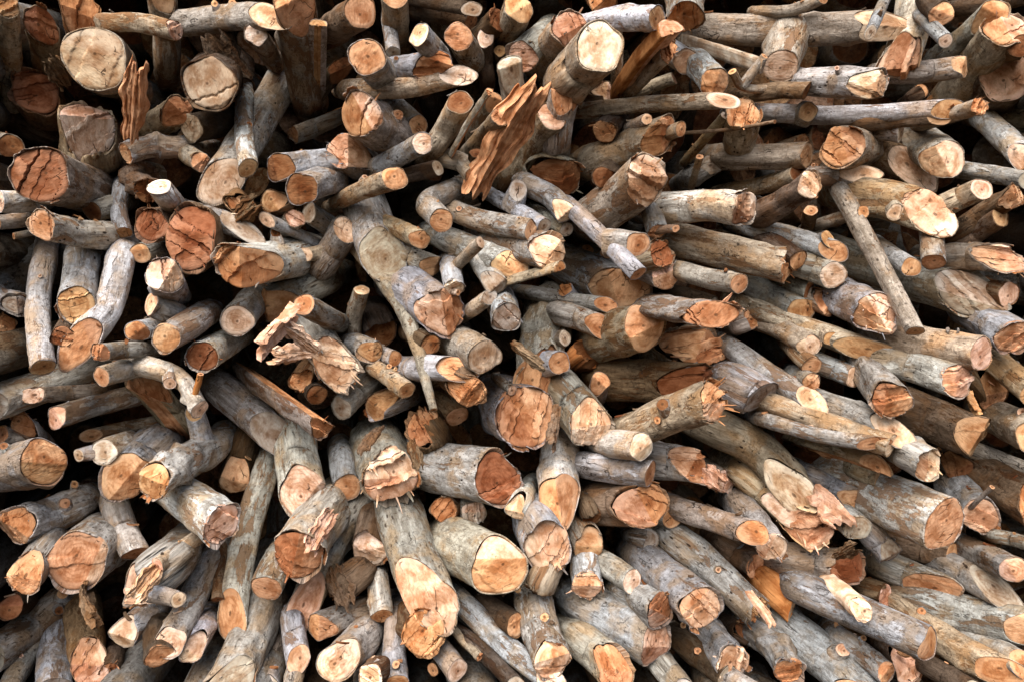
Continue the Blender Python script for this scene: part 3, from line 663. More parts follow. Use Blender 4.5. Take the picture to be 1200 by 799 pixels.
# ------------------------------------------------------------------ mesh building
def link_mesh(name, co, quads, mat, parent, tint, lc, extra=None, smooth=True, origin=None):
    co = np.asarray(co, dtype=np.float64)
    if origin is not None: co = co - origin
    me = bpy.data.meshes.new(name)
    me.vertices.add(len(co)); me.vertices.foreach_set("co", co.astype(np.float32).ravel())
    quads = np.asarray(quads, dtype=np.int32)
    me.loops.add(quads.size); me.loops.foreach_set("vertex_index", quads.ravel())
    me.polygons.add(len(quads)); me.polygons.foreach_set("loop_start", np.arange(0, quads.size, 4, dtype=np.int32))
    me.update(calc_edges=True)
    me.polygons.foreach_set("use_smooth", np.full(len(quads), smooth)); me.update()
    at = me.attributes.new("tint", 'FLOAT_COLOR', 'POINT'); at.data.foreach_set("color", np.asarray(tint, np.float32).ravel())
    at = me.attributes.new("lc", 'FLOAT_VECTOR', 'POINT'); at.data.foreach_set("vector", np.asarray(lc, np.float32).ravel())
    for k, a in (extra or {}).items():
        at = me.attributes.new(k, 'FLOAT', 'POINT'); at.data.foreach_set("value", np.asarray(a, np.float32).ravel())
    me.materials.append(mat)
    o = bpy.data.objects.new(name, me); C.objects.link(o)
    if parent is not None: o.parent = parent
    return o

def smooth_noise(rs, n, freq):
    """a sum of random waves in 3-D"""
    k = rs.normal(0, 1, (n, 3)) * freq; ph = rs.uniform(0, 6.28, n); am = rs.uniform(.5, 1, n)
    def f(p): return (np.sin(p @ k.T + ph) * am).sum(-1) / math.sqrt(n)
    return f

def tcol(c, rs, jit=.10):
    c = np.array(c) * rs.uniform(1 - jit, 1 + jit); c[2] *= rs.uniform(.92, 1.08); c[0] *= rs.uniform(.97, 1.03)
    return c

class Wood:
    """one swept stem with a bark skin, a cut end and, for split wood, a flat side"""
    def __init__(s, pts, R, seed, cut, rough, face, bark, asp=1.0, q=1.06, flat=None, detail=1.0, plank=False, gnarl=False):
        rs = s.rs = np.random.RandomState(seed); s.R, s.rough = R, rough
        pts = np.array(pts)
        # curve through the points (Catmull-Rom), arc length table
        P = np.vstack([2 * pts[0] - pts[1], pts, 2 * pts[-1] - pts[-2]]); cv = []
        for i in range(1, len(P) - 2):
            for t in np.linspace(0, 1, 14, endpoint=(i == len(P) - 3)):
                p0, p1, p2, p3 = P[i - 1:i + 3]
                cv.append(.5 * (2 * p1 + (p2 - p0) * t + (2 * p0 - 5 * p1 + 4 * p2 - p3) * t * t + (3 * p1 - p0 - 3 * p2 + p3) * t ** 3))
        cv = np.array(cv); ds = np.linalg.norm(np.diff(cv, axis=0), axis=1); sl = np.concatenate([[0], np.cumsum(ds)])
        T = np.gradient(cv, axis=0); T = -T / np.linalg.norm(T, axis=1)[:, None]
        e1 = np.zeros_like(T); x = np.array((1.0, 0, 0))
        if abs(T[0] @ x) > .93: x = np.array((0, 1.0, 0)) * (1 if T[0][0] > 0 else -1)
        for i in range(len(T)):
            x = x - (x @ T[i]) * T[i]; x /= np.linalg.norm(x); e1[i] = x
        e2 = np.cross(T, e1); s.sl, s.cv, s.T, s.e1, s.e2 = sl, cv, T, e1, e2; s.len = sl[-1]
        # cross-section
        s.harm = [(m, rs.uniform(.012, .045) * 1.7 / m ** .5, rs.uniform(0, 6.28)) for m in (2, 3, 4, 5)]
        s.asp, s.q, s.flat, s.plank = asp, q, flat, plank
        s.wave = smooth_noise(rs, 6, 1.0); s.fine = smooth_noise(rs, 8, 1.0)
        s.lump = (.05, .07, .09, .105)[rough] * (1.3 if bark in 'DB' else 1)
        # cut facets in image directions (right, up) seen along the axis
        s.fac = []; smax = max(c[1] for c in cut)
        for c, sl_, off in cut:
            d = clock(c); w = np.array((d[0], 0, d[1])); view = np.array((0, 0, CAMZ)) - pts[0]; view /= np.linalg.norm(view)
            # cuts lean towards the front of the pile, where the axe came from; steep ones make long slanting faces on that side
            ax = np.array((T[0][0], 0, T[0][2])); w = w - ax * (w @ ax) * (.95 if sl_ >= .7 else 0.0)
            pv = np.array((view @ e1[0], view @ e2[0])); pm = np.linalg.norm(pv); base = min(.75, .45 * pm / max(view @ T[0], .35)) * (1.0 if sl_ >= .7 else max(.15, 1 - 1.25 * sl_))
            g2 = pv / max(pm, 1e-6) * (base + (1.05 * sl_ * min(1, pm / .35) if sl_ >= .7 else 0.0)) + 1.15 * sl_ * np.array((w @ e1[0], w @ e2[0])); m = np.linalg.norm(g2)
            s.fac.append((g2 / max(m, 1e-6), min(m, 2.1), off))
        s.n_band = (2, 3, 5, 8)[rough] + rs.randint(0, 2); a = rs.uniform(0, 6.28); s.bdir = np.array((math.cos(a), math.sin(a)))
        s.bedge = np.sort(rs.uniform(-.95, .95, s.n_band)); s.bh = rs.uniform(-1, 1, s.n_band + 1); s.bt = rs.normal(0, .5, (s.n_band + 1, 2))
        if rough >= 2 and rs.rand() < .6: k = rs.randint(1, s.n_band + 1); s.bh[k:] -= rs.uniform(1.5, 3.2) * (1 if rough == 2 else .6)
        s.groove = (rs.uniform(0, 1, s.n_band) < (.25, .45, .65, .7)[rough]) * rs.uniform(.3, 1, s.n_band); s.bph = rs.uniform(0, 6.28, 4)
        s.bcross = rs.uniform(-.6, .6, s.n_band + 1); s.bch = rs.uniform(-1, 1, s.n_band + 1) * (rs.uniform(0, 1, s.n_band + 1) < .6)
        s.camp = (0.0, .04, .10, .22)[rough]; s.famp = (.004, .010, .014, .018)[rough]; s.gdep = (.0, .08, .26, .40)[rough]
        s.off = rs.uniform(-40, 40, 3); s.rnd = rs.uniform(0, 1)
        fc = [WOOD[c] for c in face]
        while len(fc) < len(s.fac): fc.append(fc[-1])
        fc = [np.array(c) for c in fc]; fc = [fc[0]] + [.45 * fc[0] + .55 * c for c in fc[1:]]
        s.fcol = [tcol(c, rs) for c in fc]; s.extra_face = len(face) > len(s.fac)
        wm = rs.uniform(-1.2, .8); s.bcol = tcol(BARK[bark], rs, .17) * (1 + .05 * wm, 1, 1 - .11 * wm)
        s.bare = bark in 'OP'
        if plank: s.bcol = tcol((.36, .30, .23), rs)
        s.knots = [(rs.uniform(0, 6.28), rs.uniform(.5, 5), rs.uniform(.06, .2), rs.uniform(.25, .5)) for _ in range(rs.randint(0, 4))]
        if gnarl: s.lump *= 2.0; s.knots += [(rs.uniform(0, 6.28), rs.uniform(.3, 4), rs.uniform(.2, .5), rs.uniform(.22, .5)) for _ in range(7)]
        s.nseg = int(np.clip(R * 1500 * detail, 14, 112)) // 4 * 4
    def rim(s, th):
        r = np.ones_like(th)
        for m, am, ph in s.harm: r += am * np.cos(m * th + ph)
        if s.plank:
            c_, s_ = np.abs(np.cos(th)), np.abs(np.sin(th)); r = np.minimum(1 / np.maximum(c_ / .35, s_ / 1.0), 1.2) * .95
        if s.flat is not None:
            d = clock(s.flat); w = np.array((d[0], 0, d[1])); v2 = np.array((w @ s.e1[0], w @ s.e2[0])); tf = math.atan2(v2[1], v2[0]); s.tf = tf
            cth = np.cos(th - tf); lim = np.where(cth > .05, (.12 + .06 * np.sin(3 * th)) / np.maximum(cth, .05), 9); r = np.minimum(r, lim)
        return r
    def height(s, x, y):
        """cut surface above the end point of the axis, in radii; x, y in radii"""
        hs = np.array([-sl * (x * d[0] + y * d[1]) + off for d, sl, off in s.fac]); idx = hs.argmin(0); h = hs.min(0)
        u = x * s.bdir[0] + y * s.bdir[1]; v = -x * s.bdir[1] + y * s.bdir[0]
        v = v + .045 * np.sin(2.6 * u + s.bph[0]) + .022 * np.sin(7.3 * u + s.bph[1]) + .018 * np.sin(19 * u + s.bph[2])
        c = np.searchsorted(s.bedge, v.ravel()).reshape(v.shape)
        cr = u + .06 * np.sin(9 * v + s.bph[3]) > s.bcross[c]
        cell = s.bh[c] + s.bt[c][..., 0] * u * .6 + s.bt[c][..., 1] * v * .5 + cr * s.bch[c]
        h = h + cell * s.camp
        for e, g in zip(s.bedge, s.groove):
            h = h - s.gdep * g * np.exp(-((v - e) / .011) ** 2) * (.45 + .55 * np.sin(3.1 * u + s.bph[2] + 5 * e))
        h = h + s.fine(np.stack([x * 9, y * 9, x * 0], -1)) * s.famp
        c = np.where(cr, c, (c * 7 + 3) % (s.n_band + 1))
        return h, idx, c
    def frame(s, d):
        d = np.asarray(d); g = lambda A: np.stack([np.interp(d, s.sl, A[:, i]) for i in range(3)], -1)
        c = g(s.cv) + np.minimum(d, 0)[..., None] * -s.T[0]
        return c, g(s.e1), g(s.e2)
    def build(s, parent, origin, names=("bark", "cut_face", "split_face")):
        R = s.R; K = s.nseg; th = np.linspace(0, 2 * math.pi, K, endpoint=False); rm = s.rim(th)
        h, _, _ = s.height(rm * np.cos(th), rm * np.sin(th) * s.asp)
        hs = h.copy()
        for _ in range(1): hs = .5 * hs + .25 * (np.roll(hs, 1) + np.roll(hs, -1))
        lipn = s.fine(np.stack([np.cos(th) * 3, np.sin(th) * 3, th * 0 + 2], -1)) + .5 * s.fine(np.stack([np.cos(th) * 11, np.sin(th) * 11, th * 0 - 3], -1))
        lip = np.clip(.02 + (.015, .045, .13, .2)[s.rough] * lipn, -.06, .42)
        J = int(np.clip(s.len / R * 3.2, 14, 46)); g = np.linspace(0, 1, J) ** 1.35
        d0 = -(hs + lip) * R
        d = d0[None] + (s.len - d0)[None] * g[:, None]                    # J x K distance behind the end
        c, e1, e2 = s.frame(d)
        tap = 1 + (s.q - 1) * np.clip(d / (s.len * .62), 0, 1.15)
        dirs = e1 * np.cos(th)[None, :, None] + e2 * (np.sin(th) * s.asp)[None, :, None]
        q3 = np.stack([np.cos(th)[None] * np.ones_like(d) * 1.3, np.sin(th)[None] * np.ones_like(d) * 1.3, d / R * .55], -1)
        rr = rm[None] * tap * (1 + s.lump * s.wave(q3) + s.lump * .5 * s.fine(q3 * 4.2))
        for kt, kd, ka, kw in s.knots:
            da = np.angle(np.exp(1j * (th - kt)))[None]; rr = rr + ka * np.exp(-(da / kw) ** 2 - ((d / R - kd) / (kw * 1.2)) ** 2)
        flare = np.exp(-np.maximum(d - d0[None], 0) / (.25 * R)) * (.0, .015, .05, .09)[s.rough] * (lipn[None] + .3)
        rr = rr * (1 + flare)
        V = c + dirs * (rr * R)[..., None]
        lc = np.stack([np.cos(th)[None] * rr * R, np.sin(th)[None] * rr * R, -d], -1) + s.off
        # inward-rolled bark edge
        th_i = (.958 + .02 * lipn * (1, 1, 1.3, 1.3)[s.rough]).clip(.90, .985) if not s.bare else .985 + lipn * 0
        ring2 = c[0] + dirs[0] * (rr[0] * R * th_i)[:, None] + dirs[0] * 0; c3, a3, b3 = s.frame(d[0] + .22 * R)
        ring3 = c3 + (a3 * np.cos(th)[:, None] + b3 * (np.sin(th) * s.asp)[:, None]) * (rm * R * (th_i - .015))[:, None]
        Vb = np.concatenate([ring3, ring2, V.reshape(-1, 3)]); lcb = np.concatenate([lc[0], lc[0], lc.reshape(-1, 3)])
        tint = np.ones((len(Vb), 4)); tint[:, :3] = s.bcol; tint[:, 3] = s.rnd; tint[:2 * K, :3] = (s.bcol * .45 + s.fcol[0] * .30) if not s.bare else s.bcol
        kk = np.arange(K); k2 = (kk + 1) % K; rows = np.arange(J + 1)
        qd = np.stack([(rows[:, None] * K + kk), (rows[:, None] * K + K + kk), (rows[:, None] * K + K + k2), (rows[:, None] * K + k2)], -1)
        bark_mat = M_SPLIT if (s.bare or s.plank) else M_BARK
        objs = []
        if s.flat is not None and len(names) > 2:
            on = np.cos(th + math.pi / K - s.tf) > .16
            qb, qf = qd[:, ~on].reshape(-1, 4), qd[:, on].reshape(-1, 4)
            fl = link_mesh(names[2], Vb, qf, M_SPLIT, parent, np.concatenate([np.tile(s.fcol[-1] * .92, (len(Vb), 1)), np.full((len(Vb), 1), s.rnd)], 1), lcb, None, True, origin)
            objs.append(fl)
            s.trim(fl)
        else: qb = qd.reshape(-1, 4)
        ob = link_mesh(names[0], Vb, qb, bark_mat, parent, tint, lcb, None, True, origin); objs.append(ob)
        if s.flat is not None: s.trim(ob)
        # cut face: square grid mapped onto the disc
        n = max(8, int(K * (.42 if s.rough < 1 else .6 if s.rough < 2 else .85))); u = np.linspace(-1, 1, n); X, Y = np.meshgrid(u, u); 
        big = np.maximum(np.abs(X), np.abs(Y)) + 1e-9
        t = np.where(np.abs(X) >= np.abs(Y), (math.pi / 4) * Y / np.where(np.abs(X) < 1e-9, 1e-9, X), (math.pi / 2) - (math.pi / 4) * X / np.where(np.abs(Y) < 1e-9, 1e-9, Y))
        ang = np.where(np.abs(X) >= np.abs(Y), np.where(X < 0, t + math.pi, t), np.where(Y < 0, t + math.pi, t)); rho = big
        rf = s.rim(ang.ravel()).reshape(ang.shape) * (.962 if not s.bare else .98) * rho
        fx, fy = rf * np.cos(ang), rf * np.sin(ang) * s.asp
        h, idx, cell = s.height(fx, fy)
        h = h - .04 * np.clip((rho - .9) / .1, 0, 1) ** 2 * (.3 if s.bare else 1)
        co = s.cv[0] + (fx * R)[..., None] * s.e1[0] + (fy * R)[..., None] * s.e2[0] + (h * R)[..., None] * s.T[0]
        cols = np.array(s.fcol)
        tin = cols[np.minimum(idx, len(cols) - 1)]
        if s.extra_face: 
            alt = s.bh[cell] > .2; tin = np.where(alt[..., None], cols[-1], tin)
        elif s.rough >= 1:
            warm = np.clip(s.bh[cell], -1, 1) * (.06, .10, .26, .32)[s.rough]
            tin = tin * (1 + warm[..., None] * np.array((.8, 1.15, 1.4)))
        tint = np.concatenate([np.clip(tin, 0.01, .86), np.full(tin.shape[:2] + (1,), s.rnd)], -1).reshape(-1, 4)
        lcf = np.stack([fx * R, fy * R, h * R * .6], -1)
        pith = s.rs.uniform(-.18, .18, 2)
        rad = np.hypot(lcf[..., 0] - pith[0] * R, lcf[..., 1] - pith[1] * R)
        ca, sa = math.cos(s.off[2]), math.sin(s.off[2])
        lcr = np.stack([lcf[..., 0] * ca - lcf[..., 1] * sa, lcf[..., 0] * sa + lcf[..., 1] * ca, lcf[..., 2]], -1) + s.off
        ii, jj = np.meshgrid(np.arange(n - 1), np.arange(n - 1), indexing='ij')
        qf = np.stack([ii * n + jj, ii * n + jj + 1, ii * n + n + jj + 1, ii * n + n + jj], -1).reshape(-1, 4)
        objs.append(link_mesh(names[1], co.reshape(-1, 3), qf, M_END, parent, tint, lcr.reshape(-1, 3), {"rad": rad.ravel(), "rim": rho.ravel()}, s.rough < 2, origin))
        return objs
    @staticmethod
    def trim(o):
        import bmesh
        bm = bmesh.new(); bm.from_mesh(o.data)
        bmesh.ops.delete(bm, geom=[v for v in bm.verts if not v.link_faces], context='VERTS'); bm.to_mesh(o.data); bm.free()

def splinter(parent, W, origin, rs):
    """a loose sliver standing out of a torn end"""
    a = rs.uniform(0, 6.28); rad = rs.uniform(.55, .97); rm = W.rim(np.array([a]))[0]
    x, y = rad * rm * math.cos(a), rad * rm * math.sin(a) * W.asp
    h = W.height(np.array([x]), np.array([y]))[0][0]
    base = W.cv[0] + (W.e1[0] * x + W.e2[0] * y + W.T[0] * (h - .25)) * W.R
    dirv = W.T[0] + (W.e1[0] * math.cos(a) + W.e2[0] * math.sin(a)) * rs.uniform(.0, .7) + rs.normal(0, .15, 3); dirv /= np.linalg.norm(dirv)
    ln = rs.uniform(.35, 1.0) * W.R * (1.0 if W.rough == 3 else .7); wd = rs.uniform(.05, .17) * W.R; tk = wd * rs.uniform(.15, .4)
    side = np.cross(dirv, W.e1[0] * math.cos(a) + W.e2[0] * math.sin(a)); side /= np.linalg.norm(side); up = np.cross(side, dirv)
    V = []; nl = 6; curl = rs.uniform(-.5, .9)
    for i in range(nl):
        t = i / (nl - 1); w = wd * (1 - .75 * t ** 1.6) * (1 + rs.uniform(-.15, .15)); p = base + dirv * ln * t + up * curl * ln * t * t * .5
        for sx, sy in ((-1, -1), (1, -1), (1, 1), (-1, 1)): V.append(p + side * w * sx * .5 + up * tk * (1 - .6 * t) * sy * .5)
    Q = [(i * 4 + k, i * 4 + (k + 1) % 4, i * 4 + 4 + (k + 1) % 4, i * 4 + 4 + k) for i in range(nl - 1) for k in range(4)] + [(0, 3, 2, 1), (nl * 4 - 4, nl * 4 - 3, nl * 4 - 2, nl * 4 - 1)]
    V = np.array(V); c = tcol(W.fcol[0] if rs.rand() < .7 else W.bcol * .8, rs, .2)
    tint = np.tile(np.append(np.clip(c, 0, .85), W.rnd), (len(V), 1))
    lc = np.stack([(V - base) @ side, (V - base) @ up, (V - base) @ dirv], -1) + W.off
    link_mesh("splinter", V, Q, M_SPLIT, parent, tint, lc, None, False, origin)

def flap(parent, W, origin, rs):
    """a curling piece of bark hanging on to the torn rim"""
    a0 = rs.uniform(0, 6.28); span = rs.uniform(.3, .85); na, nd = 9, 7; curl = rs.uniform(.03, .28); ahead = rs.uniform(.05, .3)
    V = []; R = W.R; ph = rs.uniform(0, 6.28, 3)
    for side in (0, 1):
        for i in range(na):
            a = a0 + span * (i / (na - 1) - .5); rm = W.rim(np.array([a]))[0]; x, y = rm * math.cos(a), rm * math.sin(a) * W.asp
            h = W.height(np.array([x]), np.array([y]))[0][0]
            edge = ahead * (1 + .35 * math.sin(7 * i / na + ph[0]) + .25 * math.sin(19 * i / na + ph[1]))
            for j in range(nd):
                t = j / (nd - 1); up = h - .45 + (edge + .45) * t; k = 1.02 + curl * max(0, t - .35) ** 1.5 + .02 * math.sin(9 * t + ph[2]) - (.045 if side else 0)
                V.append(W.cv[0] + (W.e1[0] * x * k + W.e2[0] * y * k + W.T[0] * up) * R)
    n1 = na * nd; Q = []
    for i in range(na - 1):
        for j in range(nd - 1):
            q = (i * nd + j, i * nd + j + 1, i * nd + nd + j + 1, i * nd + nd + j); Q.append(q); Q.append(tuple(n1 + k for k in q[::-1]))
    def seam(l):
        for k in range(len(l) - 1): Q.append((l[k], l[k + 1], n1 + l[k + 1], n1 + l[k]))
    seam([j for j in range(nd)][::-1]); seam([i * nd + nd - 1 for i in range(na)][::-1]); seam([(na - 1) * nd + j for j in range(nd)])
    V = np.array(V); tint = np.ones((len(V), 4)); tint[:n1, :3] = W.bcol; tint[n1:, :3] = np.array((.30, .15, .075)) * rs.uniform(.5, 1.3); tint[:, 3] = W.rnd
    link_mesh("bark_flap", V, Q, M_BARK, parent, tint, (V - W.cv[0]) + W.off, None, False, origin)

GROUPS = {'log': 'logs stacked in the woodpile', 'branch': 'branches stacked in the woodpile', 'split_log': 'split logs in the woodpile',
          'twig': 'twigs caught among the logs', 'wood_shard': 'split shards of wood and bark in the pile', 'plank': None}
MARKS = [r for r in RECS if r.mark]
def place_words(r, taken):
    out = []
    for m in MARKS:
        if m is r: continue
        ax, ay = .62 * m.x + .38 * m.x, m.y
        dx, dy = r.x - ax, r.y - ay; d = math.hypot(dx, dy); out.append((d, m, dx, dy))
    out.sort(key=lambda t: t[0]); res = []
    for d, m, dx, dy in out[:5]:
        ad, bd = abs(dx), abs(dy)
        if bd < .45 * ad: w = "right of" if dx > 0 else "left of"
        elif ad < .45 * bd: w = "below" if dy > 0 else "above"
        else: w = ("below" if dy > 0 else "above") + " and " + ("right of" if dx > 0 else "left of")
        res.append(("just " if d < 75 else "") + w + " the " + m.mark)
    return res
LABELS, n_words = set(), lambda t: len(t.replace(',', ' ').split())
for r in sorted(RECS, key=lambda r: -len(r.mark)):
    cands = [r.text] if r.mark else [r.text + ", " + p for p in place_words(r, LABELS)]
    cands = [c for c in cands if n_words(c) <= 16] or [c.replace(" and left of", "").replace(" and right of", "") for c in cands if n_words(c) <= 18] or cands[:1]
    r.label = next((c for c in cands if c not in LABELS), cands[0])
    if n_words(r.label) > 16 or r.label in LABELS: print("LABEL?", n_words(r.label), r.label)
    LABELS.add(r.label)

def axis_points(r):
    F, B = cam_pt(r.x, r.y, r.Yf), cam_pt(r.bx, r.by, r.Yb); pts = [F]
    if r.mid:
        pts.append(cam_pt((r.x + r.bx) / 2 + r.mid[0], (r.y + r.by) / 2 + r.mid[1], (r.Yf + r.Yb) / 2))
    elif r.len > 45:
        rs = random.Random(r.seed); k = .035 * r.len
        pts.append(cam_pt((r.x + r.bx) / 2 + rs.uniform(-k, k), (r.y + r.by) / 2 + rs.uniform(-k, k), (r.Yf + r.Yb) / 2))
    pts.append(B); D = B - pts[-2]; D /= np.linalg.norm(D)
    E = D * .25 + (B - np.array((0, 0, CAMZ))) / B[1]; E /= np.linalg.norm(E)
    pts.append(B + E * EXT * (1.0 if r.w > 14 else .3)); return pts

def shard(r):
    """a torn plate of wood or bark: irregular outline, ridged along the grain, curled, with its own thickness"""
    rs = np.random.RandomState(r.seed); F, B = cam_pt(r.x, r.y, r.Yf), cam_pt(r.bx, r.by, r.Yf + .5 * (r.Yb - r.Yf))
    ax = B - F; ln = np.linalg.norm(ax); ax /= ln; wd = r.w / FPX * r.Yf
    c = clock(r.face_clock); nrm = np.array((c[0] * .5, -1.0, c[1] * .5)); nrm -= ax * (nrm @ ax); nrm /= np.linalg.norm(nrm); sd = np.cross(ax, nrm)
    na, nb = 26, 18; u, v = np.meshgrid(np.linspace(0, 1, na), np.linspace(-1, 1, nb), indexing='ij'); ph = rs.uniform(0, 6.28, 8)
    half = .5 * wd * (.62 + .38 * np.sin(math.pi * np.clip(u * .8 + .18, 0, 1))) * (1 + .16 * np.sin(9 * u + ph[0] + v) + .10 * np.sin(23 * u + ph[1] - 2 * v))
    le = min(ln, 1.0 * wd); uu = u * ln + (1 - u) * le * (.20 * np.sin(5 * v + ph[2]) + .10 * np.sin(13 * v + ph[3]) + .05 * np.sin(29 * v + ph[4])) + u * .12 * le * np.sin(7 * v + ph[5])
    steps = np.floor(2.2 * np.sin(3.1 * v + ph[6]) + .5 * np.sin(4 * u + 9 * v + ph[7])) * .05
    hh = wd * (-.22 * v * v + steps + .05 * np.sin(16 * v + 2 * u + ph[1]) + .14 * np.sin(3 * u + ph[2]) + .012 * rs.normal(size=v.shape))
    top = F + uu[..., None] * ax + (v * half)[..., None] * sd + hh[..., None] * nrm
    th = wd * (.10 if r.bark in 'DB' else .2) * (1 - .8 * np.abs(v) ** 3) + .002
    bot = top - nrm * th[..., None]; V = np.concatenate([top.reshape(-1, 3), bot.reshape(-1, 3)]); n1 = na * nb; Q = []
    for i in range(na - 1):
        for j in range(nb - 1):
            q = (i * nb + j, i * nb + j + 1, i * nb + nb + j + 1, i * nb + nb + j); Q.append(q[::-1]); Q.append(tuple(n1 + k for k in q))
    loop = [j for j in range(nb)] + [i * nb + nb - 1 for i in range(1, na)] + [(na - 1) * nb + j for j in range(nb - 2, -1, -1)] + [i * nb for i in range(na - 2, 0, -1)]
    for k in range(len(loop)): a, b_ = loop[k], loop[(k + 1) % len(loop)]; Q.append((a, b_, n1 + b_, n1 + a))
    root = bpy.data.objects.new(r.kind, None); root.empty_display_size = .03; root.location = F; C.objects.link(root)
    root['label'] = r.label; root['category'] = 'wood shard'; root['group'] = GROUPS[r.kind]
    bark = r.bark in 'DBG'; col = tcol(BARK[r.bark] if bark else WOOD[r.face[0]], rs); t = np.tile(np.append(col, rs.rand()), (len(V), 1))
    if not bark: t[:, :3] *= (1 + .14 * np.sin(5 * np.concatenate([v, v]).reshape(-1) + ph[0]))[:, None]
    lc = np.stack([(V - F) @ sd, (V - F) @ nrm, (V - F) @ ax], -1) + rs.uniform(-40, 40, 3)
    Q = np.array(Q); link_mesh("bark_sheet" if bark else "split_face", V, Q, M_BARK if bark else M_SPLIT, root, np.clip(t, 0, .85), lc, None, False, F)

def make(r):
    if r.kind == 'wood_shard': return shard(r)
    pts = axis_points(r); F = pts[0]
    root = bpy.data.objects.new(r.kind, None); root.empty_display_size = .03; root.location = F; C.objects.link(root)
    root['label'] = r.label; root['category'] = r.kind.replace('_', ' ')
    if GROUPS[r.kind]: root['group'] = GROUPS[r.kind]
    R = r.w * .5 / FPX * r.Yf
    W = Wood(pts, R, r.seed, r.cut, r.rough, r.face, r.bark, r.asp, r.q, r.flat, 1.0, r.kind == 'plank', r.gnarl)
    W.build(root, F)
    if r.rough >= 2 and r.kind in ('log', 'split_log'):
        rs = np.random.RandomState(r.seed + 7)
        for _ in range(3 if r.rough == 2 else 12): splinter(root, W, F, rs)
        for _ in range(1 if r.rough == 2 else 3):
            if not W.bare: flap(root, W, F, rs)
    if r.kind in ('log', 'branch') and not r.stub and r.len > 50 and r.seed % 3 == 0: knob(root, W, F, r)
    if r.stub:
        sx, sy, sw = r.stub[:3]; t = r.stub[3] if len(r.stub) > 3 else .5
        c, _, _ = W.frame(np.array([t * W.len * .75])); best = c[0]
        # the point of the visible axis nearest to t
        tt = np.array([t]); vis = np.linalg.norm(pts[-2] - pts[0])
        base = W.frame(tt * vis)[0][0]
        Ys = base[1] - R * (.95 if len(pts) else 1) - sw * .35 / FPX * base[1]
        f2 = cam_pt(sx, sy, Ys); base = base + (base - f2) * .02
        st = bpy.data.objects.new("branch_stub", None); st.location = f2 - F; C.objects.link(st); st.parent = root
        W2 = Wood([f2, .5 * (f2 + base), base], sw * .5 / FPX * Ys, r.seed + 500, [(6, .1, 0)], 0 if r.rough < 2 else 1, r.face[:1], r.bark, 1, 1.25)
        W2.build(st, f2)

def knob(root, W, F, r):
    rs = np.random.RandomState(r.seed + 31); vis = min(r.len / 600 * 1.6, W.len * .6)
    for _ in range(rs.choice([0, 1, 1, 2])):
        d = rs.uniform(.25, .95) * vis + W.R * .6; c, a1, a2 = W.frame(np.array([d])); c, a1, a2 = c[0], a1[0], a2[0]
        view = np.array((0, -.8, .6)) + rs.normal(0, .55, 3); t = np.cross(a1, a2); out = view - (view @ t) * t; out /= np.linalg.norm(out)
        x, y = out @ a1, out @ a2; rad = W.rim(np.array([math.atan2(y, x)]))[0] * W.R
        if W.asp != 1 or W.flat is not None: continue
        tip = out + t * rs.uniform(.2, 1.1); tip /= np.linalg.norm(tip); rr = W.R * rs.uniform(.16, .34); ln = W.R * rs.uniform(.12, .5)
        base = c + out * rad * .75; f2 = c + out * rad * .98 + tip * ln
        st = bpy.data.objects.new("branch_stub", None); st.location = f2 - F; C.objects.link(st); st.parent = root
        Wood([f2, .5 * (f2 + base), base], rr, r.seed + 600 + _, [(12, .1, 0)], rs.randint(0, 3), rs.choice(list('OTKB')), r.bark, 1, 1.5, None, .8).build(st, f2)

for r in RECS: make(r)

